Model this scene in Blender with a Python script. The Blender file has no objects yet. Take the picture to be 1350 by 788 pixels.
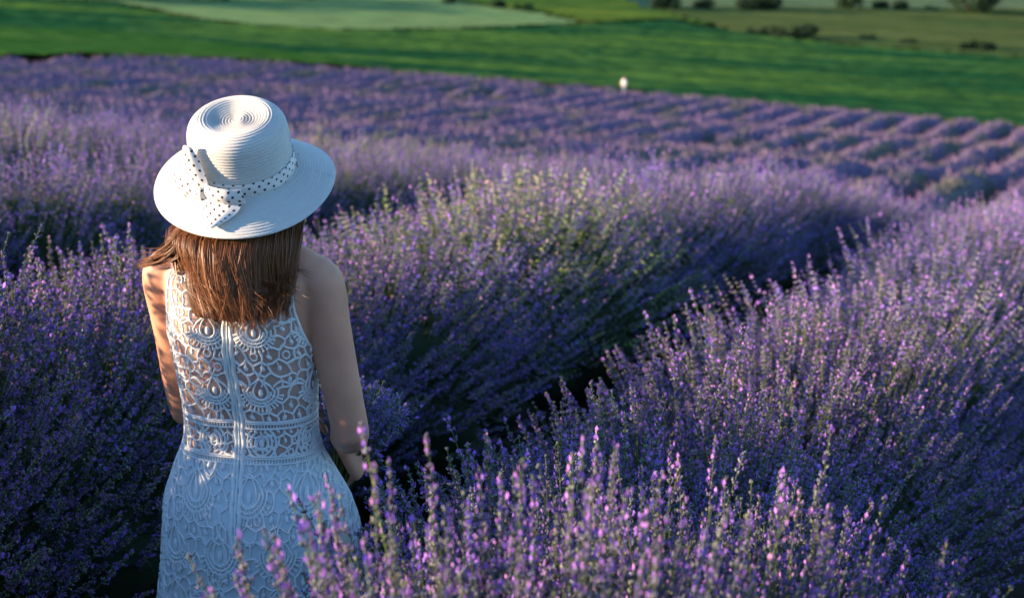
import bpy, math, random
import numpy as np
from mathutils import Vector, Matrix, Quaternion

R = math.radians
rng = np.random.default_rng(7)
random.seed(7)
S = bpy.context.scene
COL = S.collection

# ------------------------------------------------------------------ camera
CAM_Z, PITCH, FPX = 2.28, 16.0, 2400.0
cam_d = bpy.data.cameras.new('camera')
cam = bpy.data.objects.new('camera', cam_d)
COL.objects.link(cam)
cam.location = (0, 0, CAM_Z)
cam.rotation_euler = (R(90 - PITCH), 0, 0)
cam_d.sensor_width = 36
cam_d.lens = 36 * FPX / 1350
cam_d.clip_start = 0.05
cam_d.clip_end = 9000
cam_d.dof.use_dof = True
cam_d.dof.focus_distance = 3.66
cam_d.dof.aperture_fstop = 4.7
cam_d.dof.aperture_blades = 0
S.camera = cam

# ------------------------------------------------------------------ sky and sun
SUN_EL = 12.0
sun_dir = Vector((-1.0, -0.09, 0))
sun_dir.normalize()
sun_dir = (sun_dir * math.cos(R(SUN_EL)) + Vector((0, 0, math.sin(R(SUN_EL))))).normalized()
W = bpy.data.worlds.new('World')
S.world = W
W.use_nodes = True
nt = W.node_tree
nt.nodes.clear()
out = nt.nodes.new('ShaderNodeOutputWorld')
bg = nt.nodes.new('ShaderNodeBackground')
sky = nt.nodes.new('ShaderNodeTexSky')
sky.sky_type = 'NISHITA'
sky.sun_disc = False
sky.sun_elevation = R(SUN_EL)
sky.sun_rotation = math.atan2(sun_dir.x, sun_dir.y)
sky.ozone_density = 4.2
sky.dust_density = 0.15
bg.inputs['Strength'].default_value = 0.128
nt.links.new(sky.outputs[0], bg.inputs[0])
nt.links.new(bg.outputs[0], out.inputs[0])
sl = bpy.data.lights.new('sun', 'SUN')
sl.energy = 5.0
sl.angle = R(0.6)
sl.color = (1.0, 0.74, 0.49)
so = bpy.data.objects.new('sun', sl)
COL.objects.link(so)
so.location = (-30, -3, 12)
so.rotation_euler = (-sun_dir).to_track_quat('-Z', 'Y').to_euler()
S.view_settings.view_transform = 'Standard'
S.view_settings.look = 'None'
S.view_settings.exposure = 1.75
S.view_settings.gamma = 1.0
S.view_settings.use_curve_mapping = False
S.render.engine = 'CYCLES'
S.cycles.use_denoising = True
S.cycles.max_bounces = 6
S.cycles.transparent_max_bounces = 12
S.cycles.sample_clamp_indirect = 4.0

# ------------------------------------------------------------------ helpers
def tag(o, label=None, cat=None, group=None, kind=None):
    if label: o['label'] = label
    if cat: o['category'] = cat
    if group: o['group'] = group
    if kind: o['kind'] = kind
    return o

def link(name, data, parent=None, loc=None):
    o = bpy.data.objects.new(name, data)
    COL.objects.link(o)
    if parent is not None: o.parent = parent
    if loc is not None: o.location = loc
    return o

def mesh(name, v, f, mat=None, col=None, smooth=True, uv=None):
    """v (n,3); f list of int arrays (m,3) and/or (m,4)"""
    me = bpy.data.meshes.new(name)
    v = np.ascontiguousarray(v, dtype=np.float32)
    if isinstance(f, np.ndarray): f = [f]
    f = [np.asarray(a, dtype=np.int32) for a in f if len(a)]
    me.vertices.add(len(v))
    me.vertices.foreach_set('co', v.ravel())
    loops = np.concatenate([a.ravel() for a in f])
    tot = np.concatenate([np.full(len(a), a.shape[1], np.int32) for a in f])
    start = np.concatenate([[0], np.cumsum(tot)[:-1]]).astype(np.int32)
    me.loops.add(len(loops))
    me.loops.foreach_set('vertex_index', loops)
    me.polygons.add(len(tot))
    me.polygons.foreach_set('loop_start', start)
    me.polygons.foreach_set('loop_total', tot)
    if smooth:
        me.polygons.foreach_set('use_smooth', np.ones(len(tot), bool))
    me.update(calc_edges=True)
    if col is not None:
        a = me.color_attributes.new('Col', 'FLOAT_COLOR', 'POINT')
        c = np.ones((len(v), 4), np.float32)
        c[:, :3] = col
        a.data.foreach_set('color', c.ravel())
    if uv is not None:
        l = me.uv_layers.new(name='UVMap')
        l.data.foreach_set('uv', np.asarray(uv, np.float32)[loops].ravel())
    if mat is not None: me.materials.append(mat)
    return me

class MB:
    """collects arrays of vertices, faces and vertex colours"""
    def __init__(self): self.v, self.t, self.q, self.c, self.n = [], [], [], [], 0
    def add(self, v, t=None, q=None, c=(1, 1, 1)):
        v = np.asarray(v, float).reshape(-1, 3)
        self.v.append(v)
        cc = np.empty((len(v), 3)); cc[:] = c
        self.c.append(cc)
        if t is not None and len(t): self.t.append(np.asarray(t) + self.n)
        if q is not None and len(q): self.q.append(np.asarray(q) + self.n)
        self.n += len(v)
    def arrays(self):
        f = []
        if self.t: f.append(np.concatenate(self.t))
        if self.q: f.append(np.concatenate(self.q))
        return np.concatenate(self.v), f, np.concatenate(self.c)
    def mesh(self, name, mat, smooth=True):
        v, f, c = self.arrays()
        return mesh(name, v, f, mat, c, smooth)

def grid_q(nu, nv, wrap=False):
    """quads of a grid with nu rows, nv columns"""
    i, j = np.meshgrid(np.arange(nu - 1), np.arange(nv if wrap else nv - 1), indexing='ij')
    i, j = i.ravel(), j.ravel()
    j2 = (j + 1) % nv
    return np.stack([i * nv + j, i * nv + j2, (i + 1) * nv + j2, (i + 1) * nv + j], 1)

def loft(rings, cap=True):
    """rings (m,n,3) closed loops -> verts, quads, tris"""
    m, n, _ = rings.shape
    v = rings.reshape(-1, 3)
    q = grid_q(m, n, True)
    t = np.zeros((0, 3), int)
    if cap:
        c0, c1 = rings[0].mean(0), rings[-1].mean(0)
        v = np.vstack([v, c0, c1])
        a = np.arange(n); b = (a + 1) % n
        t = np.vstack([np.stack([b, a, np.full(n, m * n)], 1),
                       np.stack([(m - 1) * n + a, (m - 1) * n + b, np.full(n, m * n + 1)], 1)])
    return v, q, t

def frame(d):
    d = np.asarray(d, float); d = d / np.linalg.norm(d)
    u = np.cross(d, (0.31, 0.87, 0.13)); u /= np.linalg.norm(u)
    return d, u, np.cross(d, u)

def tube(pts, rad, n=10, flat=None):
    """closed tapered tube through points with radii -> verts, quads, tris"""
    pts = np.asarray(pts, float); rad = np.broadcast_to(np.asarray(rad, float), (len(pts),))
    t = np.gradient(pts, axis=0)
    t /= np.linalg.norm(t, axis=1)[:, None] + 1e-12
    _, u, _ = frame(t[0])
    rings = []
    a = np.linspace(0, 2 * np.pi, n, endpoint=False)
    for p, r, d in zip(pts, rad, t):
        u = u - d * np.dot(u, d); u /= np.linalg.norm(u)
        w = np.cross(d, u)
        rings.append(p + r * (np.cos(a)[:, None] * u + np.sin(a)[:, None] * w))
    return loft(np.array(rings))

def spline(pts, n):
    """Catmull-Rom through points (k,d) -> (n,d)"""
    p = np.asarray(pts, float)
    k = len(p)
    P = np.vstack([2 * p[0] - p[1], p, 2 * p[-1] - p[-2]])
    s = np.linspace(0, k - 1 - 1e-9, n)
    i = s.astype(int); f = (s - i)[:, None]
    a, b, c, d = P[i], P[i + 1], P[i + 2], P[i + 3]
    return 0.5 * (2 * b + (c - a) * f + (2 * a - 5 * b + 4 * c - d) * f ** 2 + (3 * b - a - 3 * c + d) * f ** 3)

def capsule(pts, rad, n=12, k=5):
    """tube with hemispherical-ish ends"""
    pts = np.asarray(pts, float); rad = np.asarray(rad, float)
    d0 = (pts[0] - pts[1]); d0 /= np.linalg.norm(d0)
    d1 = (pts[-1] - pts[-2]); d1 /= np.linalg.norm(d1)
    al = np.linspace(0.15, 1, k)[:-1] * np.pi / 2
    P = [pts[0] + d0 * rad[0] * math.cos(x) for x in al] + list(pts) + [pts[-1] + d1 * rad[-1] * math.cos(x) for x in al[::-1]]
    Q = [rad[0] * math.sin(x) for x in al] + list(rad) + [rad[-1] * math.sin(x) for x in al[::-1]]
    return tube(P, Q, n)

def vnoise(x, y, seed=0):
    """smooth value noise on a plane"""
    def h(i, j):
        a = np.sin(i * 127.1 + j * 311.7 + seed * 74.7) * 43758.5453
        return a - np.floor(a)
    xi, yi = np.floor(x), np.floor(y)
    fx, fy = x - xi, y - yi
    fx, fy = fx * fx * (3 - 2 * fx), fy * fy * (3 - 2 * fy)
    return (h(xi, yi) * (1 - fx) + h(xi + 1, yi) * fx) * (1 - fy) + (h(xi, yi + 1) * (1 - fx) + h(xi + 1, yi + 1) * fx) * fy

def fbm(x, y, seed=0, o=4):
    s, a, t = 0, 0.5, 0
    for k in range(o):
        s = s + a * vnoise(x, y, seed + k); t += a
        x, y, a = x * 2.03 + 7, y * 2.03 + 3, a * 0.5
    return s / t

# ------------------------------------------------------------------ materials
def mat(name, color=(.5, .5, .5), rough=.6, spec=.3, attr=False, trans=0, noise=0, nscale=20, bump=0, bscale=60, sss=0, objvar=0, coat=0):
    m = bpy.data.materials.new(name)
    m.use_nodes = True
    n = m.node_tree
    N, L = n.nodes, n.links
    p = N['Principled BSDF']
    p.inputs['Roughness'].default_value = rough
    p.inputs['Specular IOR Level'].default_value = spec
    src = None
    if attr:
        a = N.new('ShaderNodeAttribute'); a.attribute_name = 'Col'
        src = a.outputs['Color']
    else:
        a = N.new('ShaderNodeRGB'); a.outputs[0].default_value = (*color, 1)
        src = a.outputs[0]
    tc = N.new('ShaderNodeTexCoord')
    if noise:
        t = N.new('ShaderNodeTexNoise'); t.inputs['Scale'].default_value = nscale; t.inputs['Detail'].default_value = 5
        L.new(tc.outputs['Object'], t.inputs['Vector'])
        r = N.new('ShaderNodeMapRange')
        r.inputs['From Min'].default_value = .25; r.inputs['From Max'].default_value = .75
        r.inputs['To Min'].default_value = 1 - noise; r.inputs['To Max'].default_value = 1 + noise
        L.new(t.outputs['Fac'], r.inputs['Value'])
        mx = N.new('ShaderNodeVectorMath'); mx.operation = 'SCALE'
        L.new(src, mx.inputs[0]); L.new(r.outputs[0], mx.inputs['Scale'])
        src = mx.outputs[0]
    if objvar:
        oi = N.new('ShaderNodeObjectInfo')
        hs = N.new('ShaderNodeHueSaturation')
        r1 = N.new('ShaderNodeMapRange'); r1.inputs['To Min'].default_value = .5 - objvar * .12; r1.inputs['To Max'].default_value = .5 + objvar * .12
        r2 = N.new('ShaderNodeMapRange'); r2.inputs['To Min'].default_value = 1 - objvar; r2.inputs['To Max'].default_value = 1 + objvar
        L.new(oi.outputs['Random'], r1.inputs[0]); L.new(oi.outputs['Random'], r2.inputs[0])
        L.new(r1.outputs[0], hs.inputs['Hue']); L.new(r2.outputs[0], hs.inputs['Value'])
        L.new(src, hs.inputs['Color'])
        src = hs.outputs[0]
    L.new(src, p.inputs['Base Color'])
    if bump:
        b = N.new('ShaderNodeTexNoise'); b.inputs['Scale'].default_value = bscale; b.inputs['Detail'].default_value = 6
        L.new(tc.outputs['Object'], b.inputs['Vector'])
        bn = N.new('ShaderNodeBump'); bn.inputs['Strength'].default_value = bump; bn.inputs['Distance'].default_value = 0.01
        L.new(b.outputs['Fac'], bn.inputs['Height']); L.new(bn.outputs[0], p.inputs['Normal'])
    if sss:
        p.inputs['Subsurface Weight'].default_value = sss
        p.inputs['Subsurface Radius'].default_value = (1, .35, .2)
        p.inputs['Subsurface Scale'].default_value = .008
    if coat: p.inputs['Coat Weight'].default_value = coat
    if trans:
        tr = N.new('ShaderNodeBsdfTranslucent'); L.new(src, tr.inputs['Color'])
        ms = N.new('ShaderNodeMixShader'); ms.inputs[0].default_value = trans
        L.new(p.outputs[0], ms.inputs[1]); L.new(tr.outputs[0], ms.inputs[2])
        L.new(ms.outputs[0], N['Material Output'].inputs['Surface'])
    return m

M_flower = mat('lavender_flower', attr=True, rough=.75, spec=.08, trans=.18, objvar=.10)
M_leaf = mat('lavender_leaf', attr=True, rough=.8, spec=.06, trans=.10, objvar=.12)
M_far = mat('lavender_far', attr=True, rough=.85, spec=.05)
M_soil = mat('soil', (.032, .025, .020), rough=.95, spec=.1, noise=.45, nscale=3.0, bump=.8, bscale=14)
M_crop = mat('crop', attr=True, rough=.9, spec=.0, trans=.10)
M_grass = mat('meadow', (.09, .135, .045), rough=.9, spec=.1, noise=.35, nscale=.12)

# ------------------------------------------------------------------ terrain
HK = np.array([(-60, 9.5), (-20, 4.3), (-6, 1.75), (0, .86), (2, .50), (3.5, .12), (5.2, -.07), (8, -.38), (11, -.80), (14, -1.33), (17, -1.94),
               (20, -2.65), (25, -3.95), (30, -5.05), (40, -6.9), (50, -8.55), (70, -11.5), (90, -14.2), (110, -16.5), (150, -20.3), (180, -22.4),
               (230, -24.5), (300, -25.6), (500, -25), (1000, -14), (2500, 25), (5000, 60)])
def h_prof(y):
    k = HK
    m = np.gradient(k[:, 1], k[:, 0])
    y = np.clip(y, k[0, 0], k[-1, 0] - 1e-6)
    i = np.clip(np.searchsorted(k[:, 0], y, 'right') - 1, 0, len(k) - 2)
    d = k[i + 1, 0] - k[i, 0]
    t = (y - k[i, 0]) / d
    return ((2 * t ** 3 - 3 * t ** 2 + 1) * k[i, 1] + (t ** 3 - 2 * t ** 2 + t) * d * m[i]
            + (-2 * t ** 3 + 3 * t ** 2) * k[i + 1, 1] + (t ** 3 - t ** 2) * d * m[i + 1])

def gz(x, y):
    """height of the smooth ground"""
    x = np.asarray(x, float); y = np.asarray(y, float)
    tilt = .06 + .03 * np.clip((40 - y) / 25, 0, 1)
    lx = 120 * np.tanh(x / 120)
    fade = np.clip((y - 32) / 18, 0, 1) * np.clip((128 - y) / 14, 0, 1)
    wob = .16 * fade * np.sin(2 * np.pi * (y + .45 * x) / 25.0)
    far = np.clip((np.abs(x) - 150) / 700, 0, 1) ** 2 * 30 * vnoise(x / 260, y / 260, 3)
    side = .016 * np.clip(y - 13.5, 0, 10) * np.clip(1 - (y - 30) / 25, 0, 1) * np.clip(x - 1, 0, 12)
    return h_prof(y) - tilt * lx - side + wob + far

def unproj(u, v):
    """where a ray of the photograph's camera meets the ground (for laying out the place)"""
    a, b = (u - 675) / FPX, (v - 394) / FPX
    s, c = math.sin(R(PITCH)), math.cos(R(PITCH))
    d = np.array([a, c - b * s, -s - b * c])
    t = 2.0
    while t < 3000:
        p = np.array([0, 0, CAM_Z]) + d * t
        if p[2] < gz(p[0], p[1]): return p
        t *= 1.004
    return p

ROW_S = 2.05
def row_x(k, y):
    """centre line of lavender row k (0 = the row just behind the woman, -1 = the row she stands at)"""
    y = np.asarray(y, float)
    bend = .0022 * np.clip(y - 8, 0, 60) ** 2 * np.exp(-np.clip(y - 8, 0, 60) / 60)
    return -3.40 + .37 * y + bend * .6 - ROW_S * k + (.31 if np.isscalar(k) and k < 0 else 0)

def row_dist(x, y):
    k = (row_x(0, y) - x) / ROW_S
    return (k - np.round(k)) * ROW_S

# edge where the lavender stops and the green crop begins
EDGE = np.array([unproj(u, v + 13)[:2] for u, v in ((-250, 86), (0, 77), (300, 78), (520, 92), (700, 105), (830, 117), (1000, 134), (1200, 153), (1350, 167), (1600, 190))])
def edge_y(x): return np.interp(x, EDGE[:, 0], EDGE[:, 1])

# far ground sheet, denser near the middle
ax = np.concatenate([-np.geomspace(4500, 130, 26), np.linspace(-120, 120, 97), np.geomspace(130, 4500, 26)])
ay = np.concatenate([np.linspace(-60, 320, 153), np.geomspace(330, 4900, 40)])
X, Y = np.meshgrid(ax, ay)
Z = gz(X, Y) - .35
o = link('ground', mesh('ground', np.stack([X, Y, Z], -1).reshape(-1, 3), grid_q(*X.shape), M_grass))
tag(o, 'rolling green meadow ground of the valley behind the fields', 'ground', kind='structure')

# soil of the lavender field with furrows
def sheet(name, xs, ys, zfun, m, mask=None, col=None):
    X, Y = np.meshgrid(xs, ys)
    Z = zfun(X, Y)
    q = grid_q(*X.shape)
    if mask is not None:
        ok = mask(X, Y).ravel()
        q = q[ok[q].all(1)]
    c = None if col is None else col(X, Y).reshape(-1, 3)
    return link(name, mesh(name, np.stack([X, Y, Z], -1).reshape(-1, 3), q, m, c))
def soil_z(X, Y):
    d = np.abs(row_dist(X, Y)) / (ROW_S / 2)
    return gz(X, Y) - .13 * np.clip((d - .45) / .4, 0, 1) ** 2 + .03 * (fbm(X * 6, Y * 6, 5) - .5)
o = sheet('lavender_field_soil', np.linspace(-12, 14, 151), np.linspace(-4, 26, 151), soil_z, M_soil)
tag(o, 'dark bare soil between the lavender rows', 'soil', kind='structure')
o2 = sheet('far_field_soil', np.linspace(-75, 75, 151), np.linspace(26, 140, 115), lambda x, y: gz(x, y) - .05, M_soil,
           mask=lambda x, y: y < edge_y(x) + 1.5)
tag(o2, 'dark bare soil under the far lavender rows', 'soil', kind='structure')
o3 = sheet('side_field_soil', np.concatenate([np.linspace(-75, -12, 64)]), np.linspace(-4, 26, 31), lambda x, y: gz(x, y) - .05, M_soil)
tag(o3, 'dark bare soil beside the lavender rows on the hillside', 'soil', kind='structure')

# ------------------------------------------------------------------ lavender
C_COR = np.array([(.30, .14, .47), (.35, .165, .50), (.24, .12, .45)])
C_CAL = np.array([(.165, .155, .235), (.235, .23, .28), (.225, .24, .18), (.13, .12, .215)])
C_BRA = np.array([(.22, .20, .11), (.17, .19, .09), (.27, .23, .12)])
C_STEM = np.array([(.065, .105, .035), (.085, .125, .042), (.115, .145, .055)])

def spike(seed, whorls=7, per=7, petals=.4, L=.115, lod=0):
    """a flower spike along +z: whorls of calyces with open petals, bracts and the stem between them"""
    r = np.random.default_rng(seed)
    b = MB()
    if lod == 0:
        a = np.arange(3) * 2 * np.pi / 3
        ring = np.stack([np.cos(a), np.sin(a), 0 * a], 1) * .0011
        v = np.vstack([ring, ring + (0, 0, L * .96)])
        b.add(v, q=grid_q(2, 3, True), c=C_STEM[2])
    u = np.linspace(0, 1, whorls) ** .85
    for i in range(whorls):
        z = L * (.02 + .9 * u[i])
        top = u[i]
        wr = .0102 * (1 - .55 * top ** 2) * r.uniform(.8, 1.15)
        if i == 0 and r.random() < .7: z -= .012; wr *= .75
        n = max(3, int(round(per * (1 - .35 * top) * r.uniform(.8, 1.1))))
        off = r.uniform(0, 6.3)
        for j in range(n):
            al = off + 2 * np.pi * j / n + r.uniform(-.25, .25)
            el = R(r.uniform(20, 55) + 25 * top)
            d = np.array([math.cos(al) * math.cos(el), math.sin(al) * math.cos(el), math.sin(el)])
            p0 = np.array([math.cos(al), math.sin(al), 0]) * .0012 + (0, 0, z + r.uniform(-.003, .003))
            ln = wr * r.uniform(.95, 1.35)
            w = .0026 * r.uniform(.85, 1.2)
            _, e1, e2 = frame(d)
            c = C_CAL[r.integers(4)] * r.uniform(.8, 1.25)
            m = p0 + d * ln * .6
            if lod == 0:
                v = [p0, m + e1 * w, m + (-.5 * e1 + .87 * e2) * w, m + (-.5 * e1 - .87 * e2) * w, p0 + d * ln]
                b.add(v, t=[(0, 2, 1), (0, 3, 2), (0, 1, 3), (4, 1, 2), (4, 2, 3), (4, 3, 1)], c=c)
            else:
                w *= 1.35
                v = [p0, m + e1 * w, m - .6 * e1 * w + e2 * w, p0 + d * ln * 1.1]
                b.add(v, t=[(0, 1, 2), (1, 3, 2)], c=c)
            if r.random() < petals:
                tip = p0 + d * ln
                cc = C_COR[r.integers(3)] * r.uniform(.85, 1.3)
                s = .0050 * r.uniform(.8, 1.3)
                up = np.array([0, 0, 1.])
                lft = np.cross(d, up); lft /= np.linalg.norm(lft) + 1e-9
                if lod == 0:
                    b.add([tip, tip + d * s * .5 + lft * s * .8 + up * s * .5, tip + d * s * .7 + up * s * 1.3, tip + d * s * .5 - lft * s * .8 + up * s * .5],
                          t=[(0, 1, 2), (0, 2, 3)], c=cc)
                    b.add([tip, tip + d * s * 1.1 + lft * s * .8 - up * s * .5, tip + d * s * 1.3 - lft * s * .8 - up * s * .4], t=[(0, 1, 2)], c=cc * .92)
                else:
                    s *= 1.25
                    b.add([tip - lft * s * .8, tip + d * s + up * s, tip + lft * s * .8 - up * s * .3], t=[(0, 1, 2)], c=cc)
        if lod == 0:
            for j in range(2):
                al = off + np.pi * j + r.uniform(-.3, .3)
                o_ = np.array([math.cos(al), math.sin(al), 0]); s_ = np.array([-math.sin(al), math.cos(al), 0])
                p = np.array([0, 0, z - .002])
                b.add([p - s_ * .002, p + o_ * .006 + (0, 0, .002), p + s_ * .002], t=[(0, 1, 2)], c=C_BRA[r.integers(3)])
    return b.arrays()

SP_HI = [spike(10 + i, whorls=w, per=p, petals=pt, L=L) for i, (w, p, pt, L) in enumerate(
    [(7, 7, .32, .12), (6, 7, .22, .105), (8, 7, .28, .14), (6, 6, .45, .10), (5, 7, .08, .11), (7, 8, .36, .115), (5, 6, .25, .085), (6, 8, .05, .10)])]
SP_MID = [spike(40 + i, whorls=w, per=5, petals=pt, L=L, lod=1) for i, (w, pt, L) in enumerate(
    [(6, .30, .12), (5, .18, .10), (7, .26, .14), (5, .38, .10), (5, .06, .11)])]

def place(tmpl, pos, dirs, scale, spin, tint):
    """copies of a template turned to dirs at pos -> verts, tris, quads, cols"""
    v, f, c = tmpl
    N = len(pos)
    d = dirs / np.linalg.norm(dirs, axis=1)[:, None]
    u = np.cross(d, np.array([.31, .87, .13])); u /= np.linalg.norm(u, axis=1)[:, None]
    w = np.cross(d, u)
    cs, sn = np.cos(spin)[:, None], np.sin(spin)[:, None]
    e1, e2 = u * cs + w * sn, -u * sn + w * cs
    P = (v[None, :, 0, None] * e1[:, None] + v[None, :, 1, None] * e2[:, None] + v[None, :, 2, None] * d[:, None]) * scale[:, None, None] + pos[:, None]
    Cc = c[None] * tint[:, None]
    offs = np.arange(N) * len(v)
    fs = [(a[None] + offs[:, None, None]).reshape(-1, a.shape[1]) for a in f]
    return P.reshape(-1, 3), fs, Cc.reshape(-1, 3)

def bush_tips(r, n, RR=.66, H=.90):
    cp = r.uniform(math.cos(R(84)), 1, n)
    sp = np.sqrt(1 - cp ** 2)
    al = r.uniform(0, 2 * np.pi, n)
    lay = r.uniform(.70, 1.0, n) ** .8 + (r.random(n) < .06) * r.uniform(.04, .14, n)
    # lumps of the bush
    lump = 1 + .07 * np.sin(3 * al + r.uniform(0, 6)) * sp + .05 * np.sin(5 * al + 7 * cp + r.uniform(0, 6))
    rad = RR * sp ** .85 * lay * lump
    z = .06 + (H - .17) * cp ** .72 * lay * lump
    out = np.stack([np.cos(al), np.sin(al), 0 * al], 1)
    tip = out * rad[:, None]; tip[:, 2] = z
    d = out * (sp * .85)[:, None] + np.array([0, 0, 1]) * (cp * .9 + .42)[:, None] + r.normal(0, .10, (n, 3))
    return tip, d / np.linalg.norm(d, axis=1)[:, None]

def tints(r, n, pale):
    t = np.ones((n, 3)) * r.uniform(.75, 1.25, (n, 1))
    w = r.random(n)
    t[w < .20] *= (1.12, 1.2, .82)      # browner, older spikes
    t[w > .80] *= (.85, .95, 1.15)
    if pale:
        k = r.random(n) < pale
        t[k] = np.array((1.35, 1.8, .55)) * r.uniform(.8, 1.25, (k.sum(), 1))
    return t

def stems(b, base, tip, d, r, ctrl=.55, rad=.0013, seg=4, sides=3):
    """thin curved green stalks from base points to tips"""
    n = len(tip)
    L = np.linalg.norm(tip - base, axis=1)[:, None]
    mid = tip - d * L * ctrl
    t = np.linspace(0, 1, seg + 1)[None, :, None]
    P = (1 - t) ** 2 * base[:, None] + 2 * t * (1 - t) * mid[:, None] + t ** 2 * tip[:, None]
    T = np.gradient(P, axis=1); T /= np.linalg.norm(T, axis=2)[:, :, None] + 1e-9
    u = np.cross(T, np.array([.31, .87, .13])); u /= np.linalg.norm(u, axis=2)[:, :, None]
    w = np.cross(T, u)
    a = np.arange(sides) * 2 * np.pi / sides
    V = P[:, :, None] + rad * (np.cos(a)[None, None, :, None] * u[:, :, None] + np.sin(a)[None, None, :, None] * w[:, :, None])
    m = (seg + 1) * sides
    q = grid_q(seg + 1, sides, True)
    Q = (q[None] + (np.arange(n) * m)[:, None, None]).reshape(-1, 4)
    c = np.repeat(C_STEM[r.integers(0, 3, n)] * r.uniform(.7, 1.2, (n, 1)), m, 0)
    b.add(V.reshape(-1, 3), q=Q, c=c)

def make_bush(seed, n, tmpls, pale=0, vio=False, leaves=2600, stem_seg=4, name='lavender'):
    r = np.random.default_rng(seed)
    tip, d = bush_tips(r, n)
    kind = r.integers(0, len(tmpls), n)
    sc = r.uniform(.75, 1.18, n); spin = r.uniform(0, 6.3, n); tt = tints(r, n, pale)
    if vio: tt = tt * (.96, .93, 1.0)
    b = MB()
    for k in range(len(tmpls)):
        s = kind == k
        v, fs, c = place(tmpls[k], tip[s], d[s], sc[s], spin[s], tt[s])
        base_n = b.n
        b.v.append(v); b.c.append(c); b.n += len(v)
        for a in fs: (b.t if a.shape[1] == 3 else b.q).append(a + base_n)
    bloom = b.mesh(name + '_bloom', M_flower, smooth=False)
    # foliage: stalks, narrow leaves and a solid dark mound added inside to block view and light
    f = MB()
    base = tip * np.array([.38, .38, 0]) + r.normal(0, .03, (n, 3)); base[:, 2] = .10 + .25 * r.random(n)
    stems(f, base, tip, d, r, seg=stem_seg)
    lt, ld = bush_tips(r, leaves)
    g = r.uniform(.62, .90, (leaves, 1))
    p = lt * g
    ld = ld + r.normal(0, .35, (leaves, 3)); ld /= np.linalg.norm(ld, axis=1)[:, None]
    e = np.cross(ld, r.normal(0, 1, (leaves, 3))); e /= np.linalg.norm(e, axis=1)[:, None]
    ln = r.uniform(.04, .09, (leaves, 1)); w = r.uniform(.0022, .0042, (leaves, 1))
    V = np.stack([p, p + ld * ln * .5 + e * w, p + ld * ln, p + ld * ln * .5 - e * w], 1)
    Q = np.arange(leaves * 4).reshape(-1, 4)
    cl = np.repeat(np.array([(.034, .055, .025), (.046, .066, .032), (.028, .047, .021)])[r.integers(0, 3, leaves)], 4, 0)
    f.add(V.reshape(-1, 3), q=Q, c=cl)
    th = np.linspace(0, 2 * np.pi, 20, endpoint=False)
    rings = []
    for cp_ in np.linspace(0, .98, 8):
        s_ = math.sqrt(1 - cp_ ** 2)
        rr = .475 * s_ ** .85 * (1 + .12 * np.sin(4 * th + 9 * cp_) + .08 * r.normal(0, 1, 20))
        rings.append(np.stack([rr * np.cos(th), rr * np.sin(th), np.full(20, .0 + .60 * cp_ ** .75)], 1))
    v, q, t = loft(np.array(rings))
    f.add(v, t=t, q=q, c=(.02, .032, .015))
    return bloom, f.mesh(name + '_foliage', M_leaf, smooth=False)

HI = [make_bush(100 + i, 980, SP_HI, name='near_lavender') for i in range(3)]
MID = [make_bush(120 + i, 980, SP_MID, vio=True, leaves=1500, stem_seg=2, name='lavender') for i in range(4)]
PALE = [make_bush(140, 980, SP_MID, pale=.40, leaves=1500, stem_seg=2, name='pale_lavender')]

ROW_LABEL = {
    -2: ('lavender bush in the row beyond the one the woman stands at, downhill side', 'lavender bushes of the downhill row'),
    -1: ('lavender bush in the sunlit row that hides the woman\'s skirt', 'lavender bushes of the row in front of the woman'),
    0: ('lavender bush in the row behind the woman, with a dark shaded flank', 'lavender bushes of the row behind the woman'),
    1: ('lavender bush in the second row behind the woman', 'lavender bushes of the second row'),
    2: ('lavender bush in the third row behind the woman', 'lavender bushes of the third row'),
    3: ('lavender bush in the fourth row behind the woman', 'lavender bushes of the fourth row'),
    4: ('lavender bush in the fifth row behind the woman', 'lavender bushes of the fifth row'),
}
SPIKE_ME = []
for i, tm in enumerate(SP_HI):
    b = MB()
    v, f, c = tm
    for_t = [a for a in f if a.shape[1] == 3]; for_q = [a for a in f if a.shape[1] == 4]
    b.add(v, t=np.concatenate(for_t), q=np.concatenate(for_q), c=c)
    bend = rng.uniform(-.03, .03, 2)
    stems(b, np.array([[bend[0], bend[1], -.30]]), np.array([[0, 0, 0.]]), np.array([[0, 0, 1.]]), rng, seg=5)
    SPIKE_ME.append(b.mesh('flower_spike', M_flower, smooth=False))

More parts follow.
